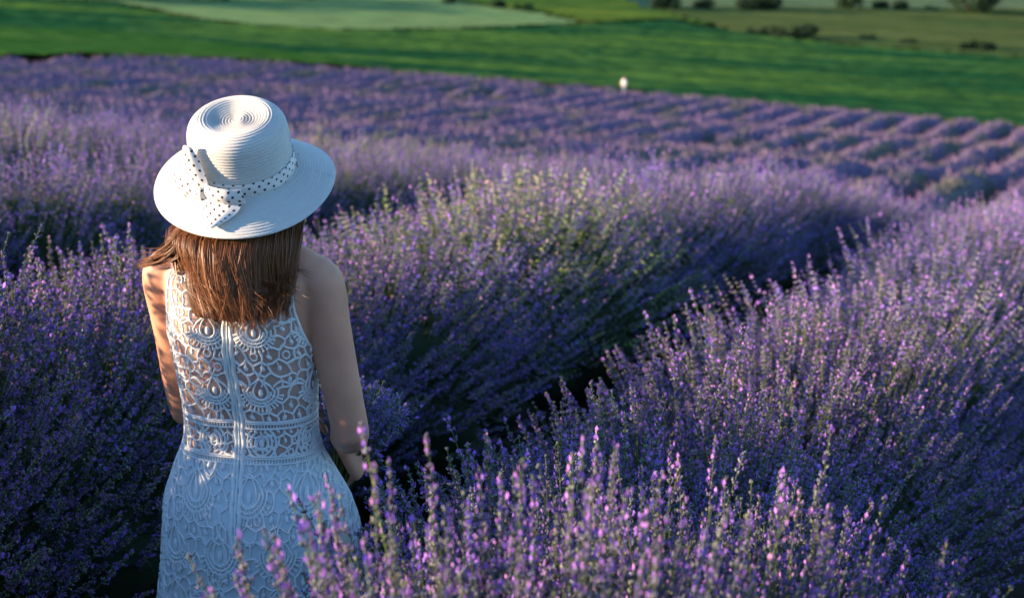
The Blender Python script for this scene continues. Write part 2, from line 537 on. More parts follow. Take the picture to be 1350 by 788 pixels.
WOMAN = (-.535, 3.5)
n_bush = 0
for k in (-2, -1, 0, 1, 2, 3, 4):
    y0, y1 = {-2: (5, 24), -1: (2.02, 24), 0: (2.6, 24), 1: (4.5, 25), 2: (7, 26), 3: (10, 26), 4: (13, 26)}[k]
    y = y0
    while y < y1:
        first_fg = k == -1 and y < 2.5
        x = float(row_x(k, y)) + rng.normal(0, .035)
        dist = math.hypot(x, y)
        near = dist < 6.6 and k in (-1, 0)
        pal = (k == 0 and 7.2 < y < 9.4) or (k == 2 and 14.3 < y < 18.0) or (k in (1, 2) and rng.random() < .08)
        src = HI[n_bush % 3] if near else (PALE[0] if pal else MID[n_bush % 4])
        r_ = rng.uniform(.92, 1.10)
        hgt = rng.uniform(.92, 1.10)
        if k == 0:
            r_ *= 1.22 if 4.3 < y < 5.4 else 1.12; hgt *= 1.25 if y < 4.3 else .99; x += .30  # near end of this row made taller to cast shade on the woman
        if k >= 1: r_ *= .86; hgt *= .93
        if k == -1:
            hgt *= .97 if y < 5 else .92
            if y > 3.3: r_ *= 1.05
        if k == -1 and y < 3.3: x += .03; r_ *= .86
        if first_fg: (x, r_, hgt) = (.0, .72, 1.09) if y < 2.1 else (.30, .76, 1.04)
        root = link('lavender_bush', None, loc=(x, y, float(gz(x, y)) - .03))
        root.empty_display_size = .1
        root.rotation_euler = (0, 0, -math.atan(.37 + .004 * max(y - 8, 0)) + (math.pi if rng.random() < .5 else 0) + rng.normal(0, .15))
        root.scale = (r_ * rng.uniform(.94, 1.06), r_ * rng.uniform(1.06, 1.24), hgt)
        lab, grp = ROW_LABEL[k]
        if pal: lab, grp = 'pale yellow-green lavender bush not yet in bloom among the purple rows', 'pale lavender bushes'
        if first_fg: lab, grp = ('nearest sunlit lavender bush, standing in front of the woman\'s skirt', None) if y < 2.1 else ('sunlit lavender bush beside the nearest bush, on its downhill side', None)
        elif k == -1 and y < 3.3: lab, grp = 'low lavender bush beside the woman, just behind the nearest bush', 'bushes beside the woman'
        elif k == 0 and y < 4.3: lab, grp = 'lavender bush of the row behind the woman, raised to shade her dress', 'bushes raised to shade the woman'
        tag(root, lab, 'lavender', grp)
        tag(link('bloom', src[0], root), kind='stuff')
        tag(link('foliage', src[1], root), kind='stuff')
        if near and (k == -1 or dist < 6.0):
            cnt = 300 if first_fg else (110 if k == -1 else 50)
            tip, d = bush_tips(rng, cnt * 2)
            keep = np.argsort(-tip[:, 2] + rng.normal(0, .15, len(tip)))[:cnt]
            for i in keep:
                p = link('flower_spike', SPIKE_ME[int(rng.integers(8))], root)
                p.location = tip[i] * (1.04, 1.04, 1.05)
                q = Vector(d[i]).to_track_quat('Z', 'Y') @ Quaternion((0, 0, 1), rng.uniform(0, 6.28))
                p.rotation_euler = q.to_euler()
                s_ = rng.uniform(.78, 1.12); p.scale = (s_, s_, s_)
        n_bush += 1
        y += .36 if first_fg else rng.uniform(.56, .68) * (1 if y < 14 else 1.15)

# far rows: each one long clipped mound with a tufted skin
def far_row(k, y0, y1, r):
    xs_y = np.arange(y0, y1, .30)
    n = 13
    a = np.linspace(-.12, np.pi + .12, n)
    cx = row_x(k, xs_y)
    ok = np.ones_like(xs_y, bool)
    yy, aa = np.meshgrid(xs_y, a, indexing='ij')
    lump = .84 + .22 * fbm(yy * 1.1 + k * 13, aa * 2.1 + k * 7, 3, 3)
    miss = np.clip((fbm(yy * .22 + k * 31, yy * 0 + k * 17.3, 9, 2) - .70) * 6, 0, .8)
    ends = np.clip(np.minimum(yy - y0, yy.max() - yy) / .8, 0.02, 1) ** .5
    hh = .80 * lump * (1 - miss * .6) * ends
    ww = .74 * lump * ends
    x = cx[:, None] - ww * np.cos(aa)
    z = hh * np.clip(np.sin(aa), -.1, 1) ** .8 if False else hh * np.sign(np.sin(aa)) * np.abs(np.sin(aa)) ** .8
    v = np.stack([x, yy, gz(x, yy) * 0 + gz(cx, xs_y)[:, None] + z - .02], -1)
    f = fbm(yy * 3 + k * 3, aa * 5, 21, 3)[..., None]
    f2 = fbm(yy * .35 + k * 2.3, aa * .8, 31, 2)[..., None]
    c = np.array((.130, .098, .165)) * (.7 + .6 * f)
    g = np.clip((f2 - .56) * 3.0, 0, .6) + miss[..., None] * .6
    c = c * (1 - np.clip(g, 0, 1)) + np.array((.085, .11, .04)) * np.clip(g, 0, 1)
    b = MB()
    b.add(v.reshape(-1, 3), q=grid_q(len(xs_y), n)[:, ::-1], c=c.reshape(-1, 3))
    # tufts
    m = int((y1 - y0) * 46)
    i = r.integers(0, len(xs_y), m); j = r.integers(1, n - 1, m)
    P = v[i, j] + r.normal(0, .05, (m, 3))
    d = np.stack([-np.cos(a[j]) * .7, r.normal(0, .25, m), np.abs(np.sin(a[j])) + .35], 1)
    e = np.stack([r.normal(0, 1, m), r.normal(0, 1, m), 0 * P[:, 0]], 1); e /= np.linalg.norm(e, axis=1)[:, None]
    ln = r.uniform(.08, .2, (m, 1)); w = r.uniform(.015, .035, (m, 1))
    V = np.stack([P + e * w, P - e * w, P + d * ln], 1)
    tc_ = c[i, j] * np.array((1.15, 1.05, 1.1))
    b.add(V.reshape(-1, 3), t=np.arange(m * 3).reshape(-1, 3), c=np.repeat(tc_, 3, 0))
    return b.mesh('lavender_row', M_far, smooth=True)

for k in range(-36, 40):
    y0 = 24.0 if -2 <= k <= 4 else 18.0
    if k > 4: y0 = max(13.0, 2 + 2.2 * k)
    ys = np.arange(y0, 150, .5)
    xs = row_x(k, ys)
    vis = (np.abs(xs) < .30 * ys + 9) & (ys < edge_y(xs) - .8)
    if vis.sum() < 8: continue
    ya, yb = ys[vis][0], ys[vis][-1]
    o = link('lavender_row', far_row(k, ya, yb, rng))
    tag(o, 'long clipped lavender row in the far sloping field below the hill', 'lavender row', 'far lavender rows')

# ------------------------------------------------------------------ the woman
M_skin = mat('skin', (.53, .255, .16), rough=.52, spec=.3, noise=.13, nscale=16, bump=.05, bscale=260, sss=.25)
M_hair = mat('hair', attr=True, rough=.40, spec=.25, trans=.12)
M_lace = mat('lace_cord', (.84, .84, .82), rough=.75, spec=.2, trans=.12, bump=.35, bscale=700)
M_lining = mat('skirt_lining', (.55, .60, .60), rough=.6, spec=.3, noise=.05, nscale=30)
M_zip = mat('zipper', (.62, .70, .68), rough=.55, spec=.3)
M_shoe = mat('sandal', (.60, .50, .38), rough=.6)
M_eye = mat('eye', (.05, .03, .02), rough=.1, spec=.6)
M_lip = mat('lip', (.48, .20, .17), rough=.4)

# net of the bodice: fine tulle, mostly holes
M_net = bpy.data.materials.new('lace_net'); M_net.use_nodes = True
N, L = M_net.node_tree.nodes, M_net.node_tree.links
p_ = N['Principled BSDF']; p_.inputs['Base Color'].default_value = (.82, .82, .80, 1); p_.inputs['Roughness'].default_value = .8
tb = N.new('ShaderNodeBsdfTransparent'); mx_ = N.new('ShaderNodeMixShader'); mx_.inputs[0].default_value = .17
L.new(tb.outputs[0], mx_.inputs[1]); L.new(p_.outputs[0], mx_.inputs[2]); L.new(mx_.outputs[0], N['Material Output'].inputs[0])

# straw: fine plait weave on top of the modelled braids
def straw_mat():
    m = bpy.data.materials.new('white_straw'); m.use_nodes = True
    N, L = m.node_tree.nodes, m.node_tree.links
    p = N['Principled BSDF']
    p.inputs['Roughness'].default_value = .62; p.inputs['Specular IOR Level'].default_value = .25
    uv = N.new('ShaderNodeUVMap')
    mp = N.new('ShaderNodeMapping'); mp.inputs['Scale'].default_value = (230, 230, 1); mp.inputs['Rotation'].default_value = (0, 0, .5)
    L.new(uv.outputs[0], mp.inputs[0])
    w = N.new('ShaderNodeTexWave'); w.inputs['Scale'].default_value = 1.0; w.inputs['Distortion'].default_value = 1.5; w.inputs['Detail'].default_value = 2
    L.new(mp.outputs[0], w.inputs[0])
    nz = N.new('ShaderNodeTexNoise'); nz.inputs['Scale'].default_value = 140; L.new(uv.outputs[0], nz.inputs[0])
    cr = N.new('ShaderNodeMix'); cr.data_type = 'RGBA'
    cr.inputs['A'].default_value = (.82, .80, .73, 1); cr.inputs['B'].default_value = (.90, .885, .83, 1)
    L.new(nz.outputs['Fac'], cr.inputs['Factor']); L.new(cr.outputs['Result'], p.inputs['Base Color'])
    b = N.new('ShaderNodeBump'); b.inputs['Strength'].default_value = .8; b.inputs['Distance'].default_value = .0015
    L.new(w.outputs['Fac'], b.inputs['Height']); L.new(b.outputs[0], p.inputs['Normal'])
    tr = N.new('ShaderNodeBsdfTranslucent'); L.new(cr.outputs['Result'], tr.inputs['Color'])
    ms = N.new('ShaderNodeMixShader'); ms.inputs[0].default_value = .10
    L.new(p.outputs[0], ms.inputs[1]); L.new(tr.outputs[0], ms.inputs[2]); L.new(ms.outputs[0], N['Material Output'].inputs[0])
    return m
M_straw = straw_mat()

# polka dots printed on the ribbon (uv in metres)
def dot_mat():
    m = bpy.data.materials.new('polka_dot_ribbon'); m.use_nodes = True
    N, L = m.node_tree.nodes, m.node_tree.links
    p = N['Principled BSDF']; p.inputs['Roughness'].default_value = .6
    uv = N.new('ShaderNodeUVMap')
    def dots(ox, oy, per=.0200, rad=.0027):
        a = N.new('ShaderNodeVectorMath'); a.operation = 'ADD'; a.inputs[1].default_value = (ox, oy, 0)
        L.new(uv.outputs[0], a.inputs[0])
        mo = N.new('ShaderNodeVectorMath'); mo.operation = 'WRAP'
        mo.inputs[1].default_value = (per / 2, per / 2, 1); mo.inputs[2].default_value = (-per / 2, -per / 2, -1)
        L.new(a.outputs[0], mo.inputs[0])
        le = N.new('ShaderNodeVectorMath'); le.operation = 'LENGTH'; L.new(mo.outputs[0], le.inputs[0])
        ma = N.new('ShaderNodeMapRange'); ma.inputs['From Min'].default_value = rad * .85; ma.inputs['From Max'].default_value = rad * 1.15
        ma.inputs['To Min'].default_value = 1; ma.inputs['To Max'].default_value = 0
        L.new(le.outputs['Value'], ma.inputs[0])
        return ma.outputs[0]
    mxm = N.new('ShaderNodeMath'); mxm.operation = 'MAXIMUM'
    L.new(dots(0, 0), mxm.inputs[0]); L.new(dots(.0100, .0100), mxm.inputs[1])
    c = N.new('ShaderNodeMix'); c.data_type = 'RGBA'
    c.inputs['A'].default_value = (.84, .81, .77, 1); c.inputs['B'].default_value = (.02, .018, .022, 1)
    L.new(mxm.outputs[0], c.inputs['Factor']); L.new(c.outputs['Result'], p.inputs['Base Color'])
    tr = N.new('ShaderNodeBsdfTranslucent'); L.new(c.outputs['Result'], tr.inputs['Color'])
    ms = N.new('ShaderNodeMixShader'); ms.inputs[0].default_value = .2
    L.new(p.outputs[0], ms.inputs[1]); L.new(tr.outputs[0], ms.inputs[2]); L.new(ms.outputs[0], N['Material Output'].inputs[0])
    return m
M_dots = dot_mat()

# torso sections: z, half width, depth to the back, depth to the front, centre y
TOR = np.array([
    (.70, .168, .112, .095, .000), (.80, .176, .122, .100, .000), (.88, .166, .112, .100, .002), (.95, .142, .088, .095, .006),
    (1.00, .131, .080, .092, .008), (1.05, .131, .082, .094, .006), (1.12, .137, .092, .100, .002), (1.19, .146, .102, .115, -.002),
    (1.26, .152, .108, .125, -.004), (1.31, .158, .104, .105, -.006), (1.345, .150, .092, .085, -.008), (1.372, .112, .076, .066, -.006),
    (1.395, .075, .062, .056, -.002), (1.42, .056, .053, .052, .002), (1.47, .049, .048, .050, .012), (1.53, .048, .048, .050, .022)])
TH = np.linspace(-np.pi, np.pi, 145)     # 0 = back, + = her right
def torso_table(zs, tab, p=2.35, off=0.0, groove=True, folds=None):
    cols = [np.interp(zs, tab[:, 0], tab[:, i]) for i in range(1, 5)]
    # smooth the interpolation a little
    a, db, df, cy = cols
    zz, th = np.meshgrid(zs, TH, indexing='ij')
    c, s = np.cos(th), np.sin(th)
    d = np.where(c > 0, db[:, None], df[:, None])
    r = (np.abs(s) ** p + np.abs(c) ** p) ** (-1 / p)
    x, y = (a[:, None] + off) * s * r, -(d + off) * c * r + cy[:, None]
    if groove:
        y = y + .010 * np.exp(-(x / .022) ** 2) * np.clip((c - .2), 0, 1) * np.clip((zz - .95) / .08, 0, 1) * np.clip((1.36 - zz) / .08, 0, 1)
        y = y - .010 * (np.exp(-((np.abs(x) - .082) / .036) ** 2 - ((zz - 1.255) / .06) ** 2)) * (c > 0)
    if folds is not None:
        k = 1 + folds(zz, th)
        x, y = x * k, (y - cy[:, None]) * k + cy[:, None]
    return np.stack([x, y, zz], -1)

def smooth_tab(tab, n=80):
    s = spline(tab, n)
    return s[np.argsort(s[:, 0])]
TOR_S = smooth_tab(TOR)

class Surf:
    """a wrapped surface addressed by arc length s from the spine and height z"""
    def __init__(self, zs, pts):
        self.zs, self.p = zs, pts
        seg = np.linalg.norm(np.diff(pts[..., :2], axis=1), axis=2)
        A = np.concatenate([np.zeros((len(zs), 1)), np.cumsum(seg, 1)], 1)
        self.A = A - A[:, [len(TH) // 2]]
        du = np.gradient(pts, axis=1); dz = np.gradient(pts, axis=0)
        n = np.cross(du, dz); n /= np.linalg.norm(n, axis=2)[..., None] + 1e-12
        c = pts[..., :2].mean(1)[:, None]
        flip = ((pts[..., :2] - c) * n[..., :2]).sum(-1) < 0
        n[flip] *= -1
        self.n = n
    def at(self, s, z, off=0.0):
        s = np.asarray(s, float); z = np.asarray(z, float)
        f = np.clip(np.interp(z, self.zs, np.arange(len(self.zs))), 0, len(self.zs) - 1.001)
        i = f.astype(int); f = f - i
        P = np.empty((len(s), 3)); Nn = np.empty((len(s), 3))
        for m in range(len(s)):
            res = 0; nn = 0
            for ii, w in ((i[m], 1 - f[m]), (i[m] + 1, f[m])):
                j = np.interp(s[m], self.A[ii], np.arange(len(TH)))
                j0 = min(int(j), len(TH) - 2); t = j - j0
                res = res + w * (self.p[ii, j0] * (1 - t) + self.p[ii, j0 + 1] * t)
                nn = nn + w * (self.n[ii, j0] * (1 - t) + self.n[ii, j0 + 1] * t)
            P[m], Nn[m] = res, nn
        Nn /= np.linalg.norm(Nn, axis=1)[:, None]
        return P + Nn * off, Nn
    def half(self, z):
        return np.interp(z, self.zs, self.A[:, -1])

# --- body: one continuous skin grown from lofted limbs
def ell_ring(c, u, w, a, b, n=20, p=2.0):
    t = np.linspace(0, 2 * np.pi, n, endpoint=False)
    cc, ss = np.cos(t), np.sin(t)
    r = (np.abs(cc) ** p + np.abs(ss) ** p) ** (-1 / p)
    return np.asarray(c) + (r * cc)[:, None] * np.asarray(u) * a + (r * ss)[:, None] * np.asarray(w) * b

def hand(b, wrist, d, nrm, side, curl, scale=1.0):
    """palm and five separate fingers; d towards knuckles, nrm out of the palm, side towards the thumb"""
    d = np.asarray(d, float); d /= np.linalg.norm(d)
    nrm = np.asarray(nrm, float); nrm = nrm - d * nrm.dot(d); nrm /= np.linalg.norm(nrm)
    side = np.asarray(side, float); side = side - d * side.dot(d) - nrm * side.dot(nrm); side /= np.linalg.norm(side)
    W_ = np.asarray(wrist, float)
    rings = [ell_ring(W_ + d * t * scale, side, nrm, a * scale, c * scale, 16, 2.6) for t, a, c in
             ((-.02, .024, .018), (.0, .025, .018), (.03, .034, .016), (.06, .039, .015), (.085, .038, .013), (.094, .030, .009))]
    b.append(loft(np.array(rings)))
    for i, (o_, ln, r0) in enumerate(((.028, .96, .0092), (.0095, 1.05, .0095), (-.009, .99, .0090), (-.027, .80, .0080))):
        p = W_ + (d * (.082 - .004 * abs(i - 1)) + side * o_) * scale
        P, Rr = [p], [r0]
        ang = 0
        for j, sl_ in enumerate((.044, .027, .021)):
            ang += curl[j] * (1 + .06 * i)
            dd = d * math.cos(ang) + nrm * math.sin(ang) + side * (.05 * (1.5 - i))
            p = p + dd * sl_ * ln * scale
            P.append(p); Rr.append(r0 * (1 - .1 * (j + 1)))
        b.append(capsule(P, np.array(Rr) * scale))
    p = W_ + (d * .022 + side * .026 + nrm * .006) * scale
    P = [p]
    for dd, ln in (((.62, .70, .42), .040), ((.72, .35, .68), .030), ((.72, -.05, .78), .024)):
        dd = np.array(dd); dd /= np.linalg.norm(dd)
        p = p + (d * dd[0] + side * dd[1] + nrm * dd[2]) * ln * scale
        P.append(p)
    b.append(capsule(P, np.array([.0125, .0105, .0098, .008]) * scale))

def head(b, c, tilt=0):
    """cranium, face, nose, ears, jaw; looks towards +y"""
    c = np.asarray(c, float)
    zs = np.linspace(-.112, .112, 17)
    rings = []
    for z in zs:
        t = z / .114
        s = math.sqrt(max(1 - t * t, .02))
        a = .074 * s ** .8 * (1 - .16 * max(-t, 0))
        f = .090 * s ** .7 * (1 - .05 * max(-t, 0)); bk = .096 * s ** .9 * (1 - .30 * max(-t, 0))
        th = np.linspace(0, 2 * np.pi, 28, endpoint=False)
        y = np.where(np.sin(th) > 0, f, bk) * np.sin(th)
        rings.append(c + np.stack([a * np.cos(th), y, np.full(28, z)], 1))
    b.append(loft(np.array(rings)))
    b.append(capsule([c + (0, .086, .012), c + (0, .096, -.008), c + (0, .106, -.026)], np.array([.008, .010, .012])))      # nose
    b.append(capsule([c + (-.018, .083, -.060), c + (0, .088, -.060), c + (.018, .083, -.060)], np.array([.008, .010, .008])))  # mouth
    b.append(capsule([c + (0, .068, -.098), c + (0, .072, -.100)], np.array([.022, .02])))                                # chin
    for s in (-1, 1):
        b.append(capsule([c + (s * .074, -.004, .016), c + (s * .080, -.012, -.004), c + (s * .074, -.006, -.028)], np.array([.010, .012, .008])))
        b.append(capsule([c + (s * .018, .083, .026), c + (s * .046, .072, .024)], np.array([.008, .007])))                # brow

def grow(parts, name, material, voxel, smooth_it=6):
    b = MB()
    for v, q, t in parts: b.add(v, t=t, q=q)
    v, f, c = b.arrays()
    me = mesh(name + '_raw', v, f)
    o = link(name + '_raw', me)
    m = o.modifiers.new('r', 'REMESH'); m.mode = 'VOXEL'; m.voxel_size = voxel; m.use_smooth_shade = True
    s = o.modifiers.new('s', 'SMOOTH'); s.factor = .5; s.iterations = smooth_it
    dg = bpy.context.evaluated_depsgraph_get()
    res = bpy.data.meshes.new_from_object(o.evaluated_get(dg))
    bpy.data.objects.remove(o); bpy.data.meshes.remove(me)
    res.name = name
    res.materials.clear()
    if material: res.materials.append(material)
    return res

person = link('person', None, loc=(WOMAN[0], WOMAN[1], .0))
person.rotation_euler = (0, 0, R(-11))
tag(person, 'woman seen from behind in white lace dress and white straw hat among lavender', 'person')

parts = []
zs = np.linspace(.70, 1.53, 70)
tt_ = torso_table(zs, TOR_S)[:, :-1]
parts.append(loft(tt_))
HEADC = np.array([0.005, .045, 1.510])
head(parts, HEADC)
RSH, REL, RWR = np.array((.158, -.008, 1.322)), np.array((.216, -.006, 1.010)), np.array((.138, .192, .915))
LSH, LEL, LWR = np.array((-.158, -.008, 1.322)), np.array((-.170, .085, 1.000)), np.array((-.030, .285, .960))
def arm(sh, el, wr, sx):
    mid = (sh + el) / 2; fo = el * .62 + wr * .38
    bend = el + ((sh - el) / np.linalg.norm(sh - el) + (wr - el) / np.linalg.norm(wr - el)) * .010
    path = np.array([sh + (-sx * .035, 0, .004), sh, sh * .72 + el * .28, mid, sh * .20 + el * .80, bend, el * .84 + wr * .16, fo, wr * .82 + el * .18, wr])
    parts.append(tube(spline(path, 46), np.interp(np.linspace(0, 9, 46), range(10), [.046, .050, .0455, .0420, .0385, .0385, .0400, .0375, .0265, .0235]), 22))
    parts.append(capsule([el + (sh - el) * .10, el, el + (wr - el) * .10], np.array([.0375, .0345, .0375])))
arm(RSH, REL, RWR, 1)
arm(LSH, LEL, LWR, -1)
# trapezius and shoulder caps
for s in (-1, 1):
    parts.append(tube(spline(np.array([(s * .035, -.012, 1.425), (s * .075, -.015, 1.385), (s * .13, -.012, 1.352), (s * .158, -.01, 1.332)]), 12), np.linspace(.034, .040, 12), 16))
hd = np.array((.34, .36, -.87))
hand(parts, RWR, hd, (-.95, .05, -.1), (.1, .60, .78), (.75, .95, .75))
hand(parts, LWR, LWR - LEL + np.array((.03, 0, -.05)), (.15, -.25, -.95), (.8, .3, -.1), (.35, .45, .3))
for s in (-1, 1):      # legs and feet
    lg = np.array([(s * .085, 0, .80), (s * .088, 0, .66), (s * .086, .006, .47), (s * .084, -.012, .33), (s * .080, -.008, .09)])
    parts.append(tube(spline(lg, 22), np.interp(np.linspace(0, 4, 22), range(5), [.092, .082, .053, .054, .034]), 20))
    ft = [ell_ring((s * (.080 + .02 * t), -.045 + .235 * t, .030 + .018 * (1 - t)), (1, 0, 0), (0, 0, 1), a, c, 16, 2.4)
          for t, a, c in ((0, .020, .018), (.1, .030, .034), (.3, .033, .044), (.55, .042, .032), (.8, .044, .022), (.95, .034, .016), (1, .018, .010))]
    parts.append(loft(np.array(ft)))
body = link('body', grow(parts, 'body', M_skin, .0052, 9), person)
for s in (-1, 1):
    th = np.linspace(0, 2 * np.pi, 14, endpoint=False)
    rr = [ell_ring(HEADC + (s * .032, .074 + .011 * math.cos(a), .012 + 0), (1, 0, 0), (0, 0, 1), .013 * math.sin(a) + 1e-4, .008 * math.sin(a) + 1e-4, 14) for a in np.linspace(.05, 1.6, 7)]
    v, q, t = loft(np.array(rr)); link('eye', mesh('eye', v, [q, t], M_eye), body)
v, q, t = capsule([HEADC + (-.020, .091, -.060), HEADC + (0, .099, -.059), HEADC + (.020, .091, -.060)], np.array([.003, .006, .003]))
link('lips', mesh('lips', v, [q, t], M_lip), body)

# --- dress
WB0, WB1 = .962, 1.036        # waistband
zs_b = np.linspace(WB0 - .01, 1.405, 90)
B_pts = torso_table(zs_b, TOR_S, off=.0065)
SB = Surf(zs_b, B_pts)
SK = np.array([(.40, .245, .225, .225, .0), (.55, .228, .205, .200, .0), (.68, .214, .185, .170, .0), (.78, .207, .172, .150, .0), (.85, .196, .156, .135, .002),
               (.90, .176, .128, .118, .004), (.935, .160, .107, .110, .006), (.955, .150, .098, .106, .007), (.967, .145, .093, .104, .008)])
def skirt_folds(zz, th):
    k = np.clip((.95 - zz) / .35, 0, 1)
    return k * (0.04 * np.sin(9 * th + 1.2 + 2 * zz) + .016 * np.sin(17 * th + 4 * zz) + .010 * np.sin(31 * th + 3)) + .006 * np.sin(58 * th) * np.clip((zz - .86) / .08, 0, 1)
zs_s = np.linspace(.41, WB0 + .004, 120)
SK_S = smooth_tab(SK, 60)
S_pts = torso_table(zs_s, SK_S, p=2.1, groove=False, folds=skirt_folds)
def hip_shift(P): P[..., 0] += .016 * np.clip((.95 - P[..., 2]) / .15, 0, 1); return P
S_pts = hip_shift(S_pts)
SS = Surf(zs_s, S_pts)
lin = torso_table(zs_s, SK_S, p=2.1, groove=False, folds=skirt_folds, off=-.003)
lin = hip_shift(lin)
dress = link('dress', mesh('dress', lin.reshape(-1, 3), grid_q(*lin.shape[:2]), M_lining), person)
dress['label'] = 'white sleeveless lace dress with a back zipper'

ZL = np.array([(.95, 9), (1.165, 9), (1.182, .153), (1.205, .146), (1.235, .139), (1.28, .130), (1.33, .126), (1.36, .122), (1.41, .118)])
def xlim(z): return np.interp(z, ZL[:, 0], ZL[:, 1])
def inside(P):
    return (np.abs(P[:, 0]) < xlim(P[:, 2])) & (P[:, 2] < 1.392)

# net panel: clip columns to the armholes
rows = []
nz_, nu_ = 70, 61
zz = np.linspace(WB0, 1.390, nz_)
for side_ in (1, -1):
    V = []
    for z in zz:
        i = np.argmin(np.abs(zs_b - z)); ring = B_pts[i]
        sel = ring[36:109] if side_ > 0 else np.vstack([ring[108:-1], ring[:37]])[::-1]
        o_ = np.argsort(sel[:, 0])
        xm = min(xlim(z), sel[:, 0].max())
        xs = np.linspace(-xm, xm, nu_) if xm < sel[:, 0].max() else sel[:, 0].max() * np.sin(np.linspace(-np.pi / 2, np.pi / 2, nu_))
        V.append(np.stack([xs, np.interp(xs, sel[o_, 0], sel[o_, 1]), np.full(nu_, z)], 1))
    rows.append(np.array(V))
b = MB()
for V in rows: b.add(V.reshape(-1, 3), q=grid_q(nz_, nu_))
link('bodice_net', b.mesh('bodice_net', M_net), dress)

def cord(b, P, Nn, w, h, closed=False):
    """raised flat cord along surface points"""
    if len(P) < 2: return
    T = np.gradient(P, axis=0)
    if closed: T = np.roll(P, -1, 0) - np.roll(P, 1, 0)
    T /= np.linalg.norm(T, axis=1)[:, None] + 1e-12
    Sd = np.cross(T, Nn)
    w = np.broadcast_to(np.asarray(w, float), (len(P),))[:, None]
    V = np.stack([P - Sd * w - Nn * .002, P - Sd * w * .62 + Nn * h * .8, P + Nn * h, P + Sd * w * .62 + Nn * h * .8, P + Sd * w - Nn * .002], 1)
    q = grid_q(len(P), 5)
    if closed:
        a = np.arange(4); m = (len(P) - 1) * 5
        q = np.vstack([q, np.stack([m + a, m + a + 1, a + 1, a], 1)])
    b.add(V.reshape(-1, 3), q=q)

def runs(mask):
    i = 0; n = len(mask)
    while i < n:
        if mask[i]:
            j = i
            while j < n and mask[j]: j += 1
            if j - i >= 2: yield slice(i, j)
            i = j
        else: i += 1

def lace_line(b, surf, pts, w, h=.0016, ok=None, n=None, closed=False):
    pts = np.asarray(pts, float)
    if n is None:
        ln = np.linalg.norm(np.diff(pts, axis=0), axis=1).sum()
        n = max(3, int(ln / .005))
    s = spline(pts, n) if len(pts) > 2 else pts[0] + np.linspace(0, 1, n)[:, None] * (pts[1] - pts[0])
    P, Nn = surf.at(s[:, 0], s[:, 1])
    m = np.ones(len(P), bool) if ok is None else ok(s, P)
    if m.all():
        cord(b, P, Nn, w, h)
    else:
        for sl_ in runs(m): cord(b, P[sl_], Nn[sl_], w, h)

def lace_oval(b, surf, c, a, bb, ok=None, rot=0, ring=None):
    """filled leaf-shaped lace piece"""
    t = np.linspace(0, 2 * np.pi, 12, endpoint=False)
    e = np.stack([a * np.cos(t), bb * np.sin(t)], 1)
    e = e @ np.array([[math.cos(rot), math.sin(rot)], [-math.sin(rot), math.cos(rot)]])
    P, Nn = surf.at(c[0] + e[:, 0], c[1] + e[:, 1])
    C, Cn = surf.at([c[0]], [c[1]])
    if ok is not None and not ok(np.array([c]), C)[0]: return
    V = np.vstack([P - Nn * .001, (P * .7 + C * .3) + Nn * .0017, C + Cn * .0018])
    k = np.arange(12); k2 = (k + 1) % 12
    b.add(V, q=np.stack([k, k2, 12 + k2, 12 + k], 1), t=np.stack([12 + k, 12 + k2, np.full(12, 24)], 1))

def fan(b, surf, c, ok, sx=1.0, sy=1.0):
    """the scalloped fan motif: a drop inside nested cups with a fringe"""
    cx, cz = c
    def L_(pts, w, **k): lace_line(b, surf, [(cx + p[0] * sx * .001, cz + p[1] * sy * .001) for p in pts], w, ok=ok, **k)
    lace_oval(b, surf, (cx, cz - .002 * sy), .0050 * sx, .0095 * sy, ok)
    drop = [(0, 30), (-8, 18), (-14, 4), (-13, -8), (-7, -15), (0, -17), (7, -15), (13, -8), (14, 4), (8, 18), (0, 30)]
    L_(drop, .0021)
    for r_, w in ((21, .0030), (28, .0024), (35, .0024)):
        a = np.linspace(R(192 - r_ * .5), R(348 + r_ * .5), 11)
        L_([(r_ * math.cos(x), 3 + r_ * math.sin(x) * .98) for x in a], w)
    for i, x in enumerate(np.linspace(R(196), R(344), 15)):
        L_([(35 * math.cos(x), 3 + 35 * math.sin(x)), (44 * math.cos(x), 3 + 44 * math.sin(x))], .0014 + .0005 * (i % 2), n=3)
        q = (cx + 45 * math.cos(x) * sx * .001, cz + (3 + 45 * math.sin(x)) * sy * .001)
        lace_oval(b, surf, q, .0026, .0030, ok)
    for i, x in enumerate(np.linspace(R(205), R(335), 8)):
        L_([(21 * math.cos(x), 3 + 21 * math.sin(x)), (35 * math.cos(x), 3 + 35 * math.sin(x))], .0009, n=3)
    for s in (-1, 1):     # shoulders of the drop
        L_([(0, 30), (s * 10, 22), (s * 20, 14), (s * 27, 2)], .0022)
        L_([(0, 30), (s * 3, 40), (s * 8, 50)], .0020)
        L_([(s * 27, 12), (s * 36, 20), (s * 46, 22), (s * 60, 14)], .0022)

